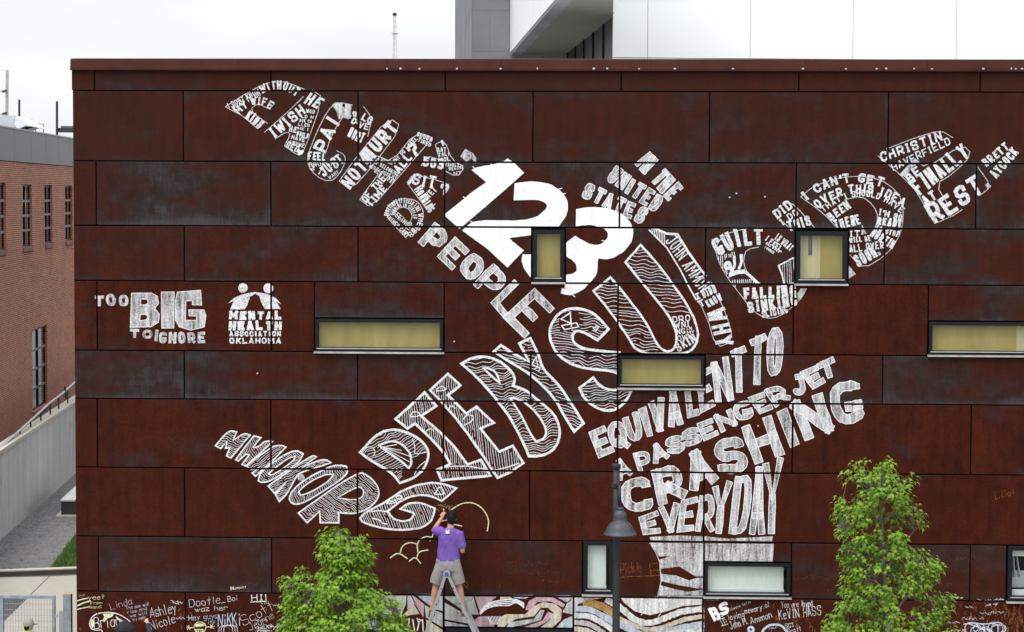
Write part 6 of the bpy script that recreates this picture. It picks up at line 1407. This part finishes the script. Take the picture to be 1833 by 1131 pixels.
def maple(label, Y, trunk_px, base_px, sil, n_clusters, lpc, lsize, seed, depth_k=.85, limbs=9, gap=0.0, spread=.12):
    rnd = random.Random(seed)
    base = onY(base_px[0], 1240, Y); base.z = 0
    t = thing('maple_tree', label, 'tree', base, 'young maples in front of the steel wall')
    mx_ = sum(x for x, y in sil)/len(sil); S = [onY(mx_+(x-mx_)*.94, y+5, Y) for x, y in sil]; poly = [(p.x, p.z) for p in S]
    zt_ = max(p[1] for p in poly); zb_ = min(p[1] for p in poly)
    cxz = onY(trunk_px[0], trunk_px[1], Y)
    tr = [base, Vector((base.x+.02, Y, 1.0)), Vector((base.x*.6+cxz.x*.4, Y+.02, 1.9)), Vector((base.x*.3+cxz.x*.7, Y-.02, .5*(1.9+cxz.z))), Vector((cxz.x, Y, cxz.z-.08))]
    MB().tube(tr, [.065, .055, .042, .026, .006], 10).build('trunk', M['bark'], t, True)
    def axis(z):
        for a, b_ in zip(tr[:-1], tr[1:]):
            if z <= b_.z: k = max(0, (z-a.z)/max(1e-6, b_.z-a.z)); return a.lerp(b_, k)
        return tr[-1]
    def span(z):
        xs = []
        for i in range(len(poly)):
            a, b_ = poly[i], poly[(i+1) % len(poly)]
            if (a[1] > z) != (b_[1] > z): xs.append(a[0]+(b_[0]-a[0])*(z-a[1])/(b_[1]-a[1]))
        return (min(xs), max(xs)) if len(xs) > 1 else None
    cl = []; tries = 0
    while len(cl) < n_clusters and tries < 60000:
        tries += 1
        z = rnd.uniform(zb_, zt_); x = rnd.uniform(min(p[0] for p in poly), max(p[0] for p in poly))
        if not inside((x, z), poly): continue
        s = span(z)
        if not s: continue
        hw = (s[1]-s[0])/2; mid = (s[0]+s[1])/2; tt = min(1, abs(x-mid)/max(hw, 1e-4)); dy = hw*depth_k*math.sqrt(max(0, 1-tt*tt))
        y = rnd.uniform(-1, 1)*dy; rr = math.sqrt(tt*tt+(y/max(hw*depth_k, 1e-4))**2)
        if rr < rnd.uniform(.0, .85) and rnd.random() < .75: continue
        if gap and noise.noise(Vector((x*2.6+seed, y*2.6, z*2.6))) < gap-.5: continue
        cl.append(Vector((x, Y+y, z)))
    # limbs climb from the trunk to far clusters, twigs leave the limbs
    ends = sorted(cl, key=lambda c: -(Vector((c.x-axis(c.z).x, c.y-axis(c.z).y)).length + .15*rnd.random())); chosen = []
    for c in ends:
        if len(chosen) >= limbs: break
        if all((c-o).length > .45 for o in chosen): chosen.append(c)
    paths = []
    for c in chosen:
        z0 = max(.9, c.z-rnd.uniform(.55, 1.0)*max(.4, Vector((c.x-base.x, c.y-Y)).length*1.4)-.2); s = axis(z0); m1 = s.lerp(c, .45)+Vector((0, 0, .06)); e = c
        pth = [s, s.lerp(m1, .5)+Vector((rnd.uniform(-.03, .03), rnd.uniform(-.03, .03), -.02)), m1, m1.lerp(e, .55)+Vector((0, 0, .06)), e]
        MB().tube(pth, [.020, .017, .013, .009, .004], 6).build('limb', M['bark'], t, True); paths.append(pth)
    tw_ = MB(); nodes = [p for pth in paths for p in pth[1:]] + [axis(z) for z in (1.4, 1.8, 2.2, 2.6, 3.0, 3.4, 3.8, 4.2) if z < cxz.z]
    leaves = []
    for c in cl:
        nd = min(nodes, key=lambda q: (q-c).length+max(0, q.z-c.z)*1.5); mid = nd.lerp(c, .5)+Vector((rnd.uniform(-.03, .03), rnd.uniform(-.03, .03), rnd.uniform(-.02, .04)))
        tw_.tube([nd, mid, c], [.0075, .0055, .003], 4, False)
        ax = axis(c.z); out = Vector((c.x-ax.x, c.y-ax.y, 0)); out = out.normalized() if out.length > .02 else Vector((rnd.uniform(-1, 1), rnd.uniform(-1, 1), 0)).normalized()
        a0 = rnd.uniform(0, 6.28); tint = rnd.gauss(.5, .16) + .18*noise.noise(c*3.0)
        for k in range(rnd.randint(lpc-2, lpc+2)):
            a = a0+k*2.4+rnd.uniform(-.4, .4); h = Vector((math.cos(a), math.sin(a), 0)); dr = (h*.8+out*.55+Vector((0, 0, rnd.uniform(-.75, .05)))).normalized()
            p = c+h*rnd.uniform(.02, spread)+Vector((0, 0, rnd.uniform(-.07, .06)))
            nr = (Vector((0, 0, 1))+out*rnd.uniform(.1, .8)+Vector((rnd.uniform(-.35, .35), rnd.uniform(-.35, .35)-.15, 0))); xax = dr.cross(nr).normalized(); nr = xax.cross(dr).normalized()
            leaves.append((p, Matrix((xax, dr, nr)).transposed(), lsize*rnd.uniform(.65, 1.2), min(1, max(0, tint+rnd.uniform(-.18, .18)))))
    tag(tw_.build('twigs', M['bark'], t), kind='stuff')
    # the leaves turned most towards the street stay single, the others are one mass
    score = [(-(p.y)*.8+abs(R_.col[2].y)*s_*6, i) for i, (p, R_, s_, q) in enumerate(leaves)]; pick = set(i for _, i in sorted(score, reverse=True)[:300])
    V, F, T = [], [], []
    shapes = [leaf_geo(1.0, rnd.uniform(.1, .45), rnd.uniform(.3, .9)) for _ in range(8)]
    for i, (p, R_, s_, q) in enumerate(leaves):
        if i in pick: continue
        vs, fs = shapes[i % 8]; k0 = len(V); V += [p+(R_@v)*s_ for v in vs]; F += [tuple(a+k0 for a in f) for f in fs]; T += [q]*len(fs)
    cr_ = mesh_obj('crown', V, F, M['leaf'], t); cr_['kind'] = 'stuff'; at = cr_.data.attributes.new('tint', 'FLOAT', 'FACE'); at.data.foreach_set('value', T)
    for i in sorted(pick):
        p, R_, s_, q = leaves[i]; o = bpy.data.objects.new('leaf', leaf_vars[min(5, int(q*6))]); COL.objects.link(o); o.parent = cr_; o.matrix_local = Matrix.Translation(p) @ R_.to_4x4() @ Matrix.Diagonal((s_, s_, s_, 1))
    return t
SIL1 = [(604, 938), (622, 950), (628, 975), (640, 960), (650, 952), (656, 968), (648, 990), (664, 978), (668, 990), (655, 1012), (668, 1030), (676, 1050), (690, 1066), (712, 1066), (722, 1085), (728, 1105), (745, 1125), (748, 1160), (700, 1190), (560, 1190), (500, 1160), (497, 1110), (508, 1090), (498, 1080), (503, 1055), (500, 1028), (512, 1030), (520, 1048), (540, 1012), (548, 1020), (552, 1040), (566, 1018), (586, 1010), (578, 990), (572, 978), (576, 950), (590, 942)]
SIL2 = [(1540, 818), (1560, 826), (1588, 816), (1600, 830), (1618, 845), (1638, 838), (1640, 860), (1652, 885), (1645, 905), (1660, 930), (1662, 950), (1668, 975), (1655, 990), (1672, 1008), (1685, 992), (1690, 1010), (1672, 1040), (1680, 1062), (1706, 1058), (1708, 1080), (1698, 1095), (1722, 1120), (1725, 1150), (1690, 1190), (1500, 1190), (1440, 1140), (1452, 1115), (1490, 1095), (1505, 1060), (1502, 1030), (1508, 1005), (1498, 985), (1512, 965), (1490, 950), (1476, 944), (1490, 930), (1494, 905), (1474, 878), (1486, 855), (1505, 838), (1522, 832)]
maple('leafy young maple with low broad crown and narrow top left of the ladder', -2.6, (604, 944), (622, 1240), SIL1, 820, 8, .090, 3, .8, 12, .22, .10)
maple('tall slender young maple with open crown and grey twigs at the right', -3.4, (1572, 824), (1602, 1240), SIL2, 760, 7, .080, 8, .75, 20, .42, .085)
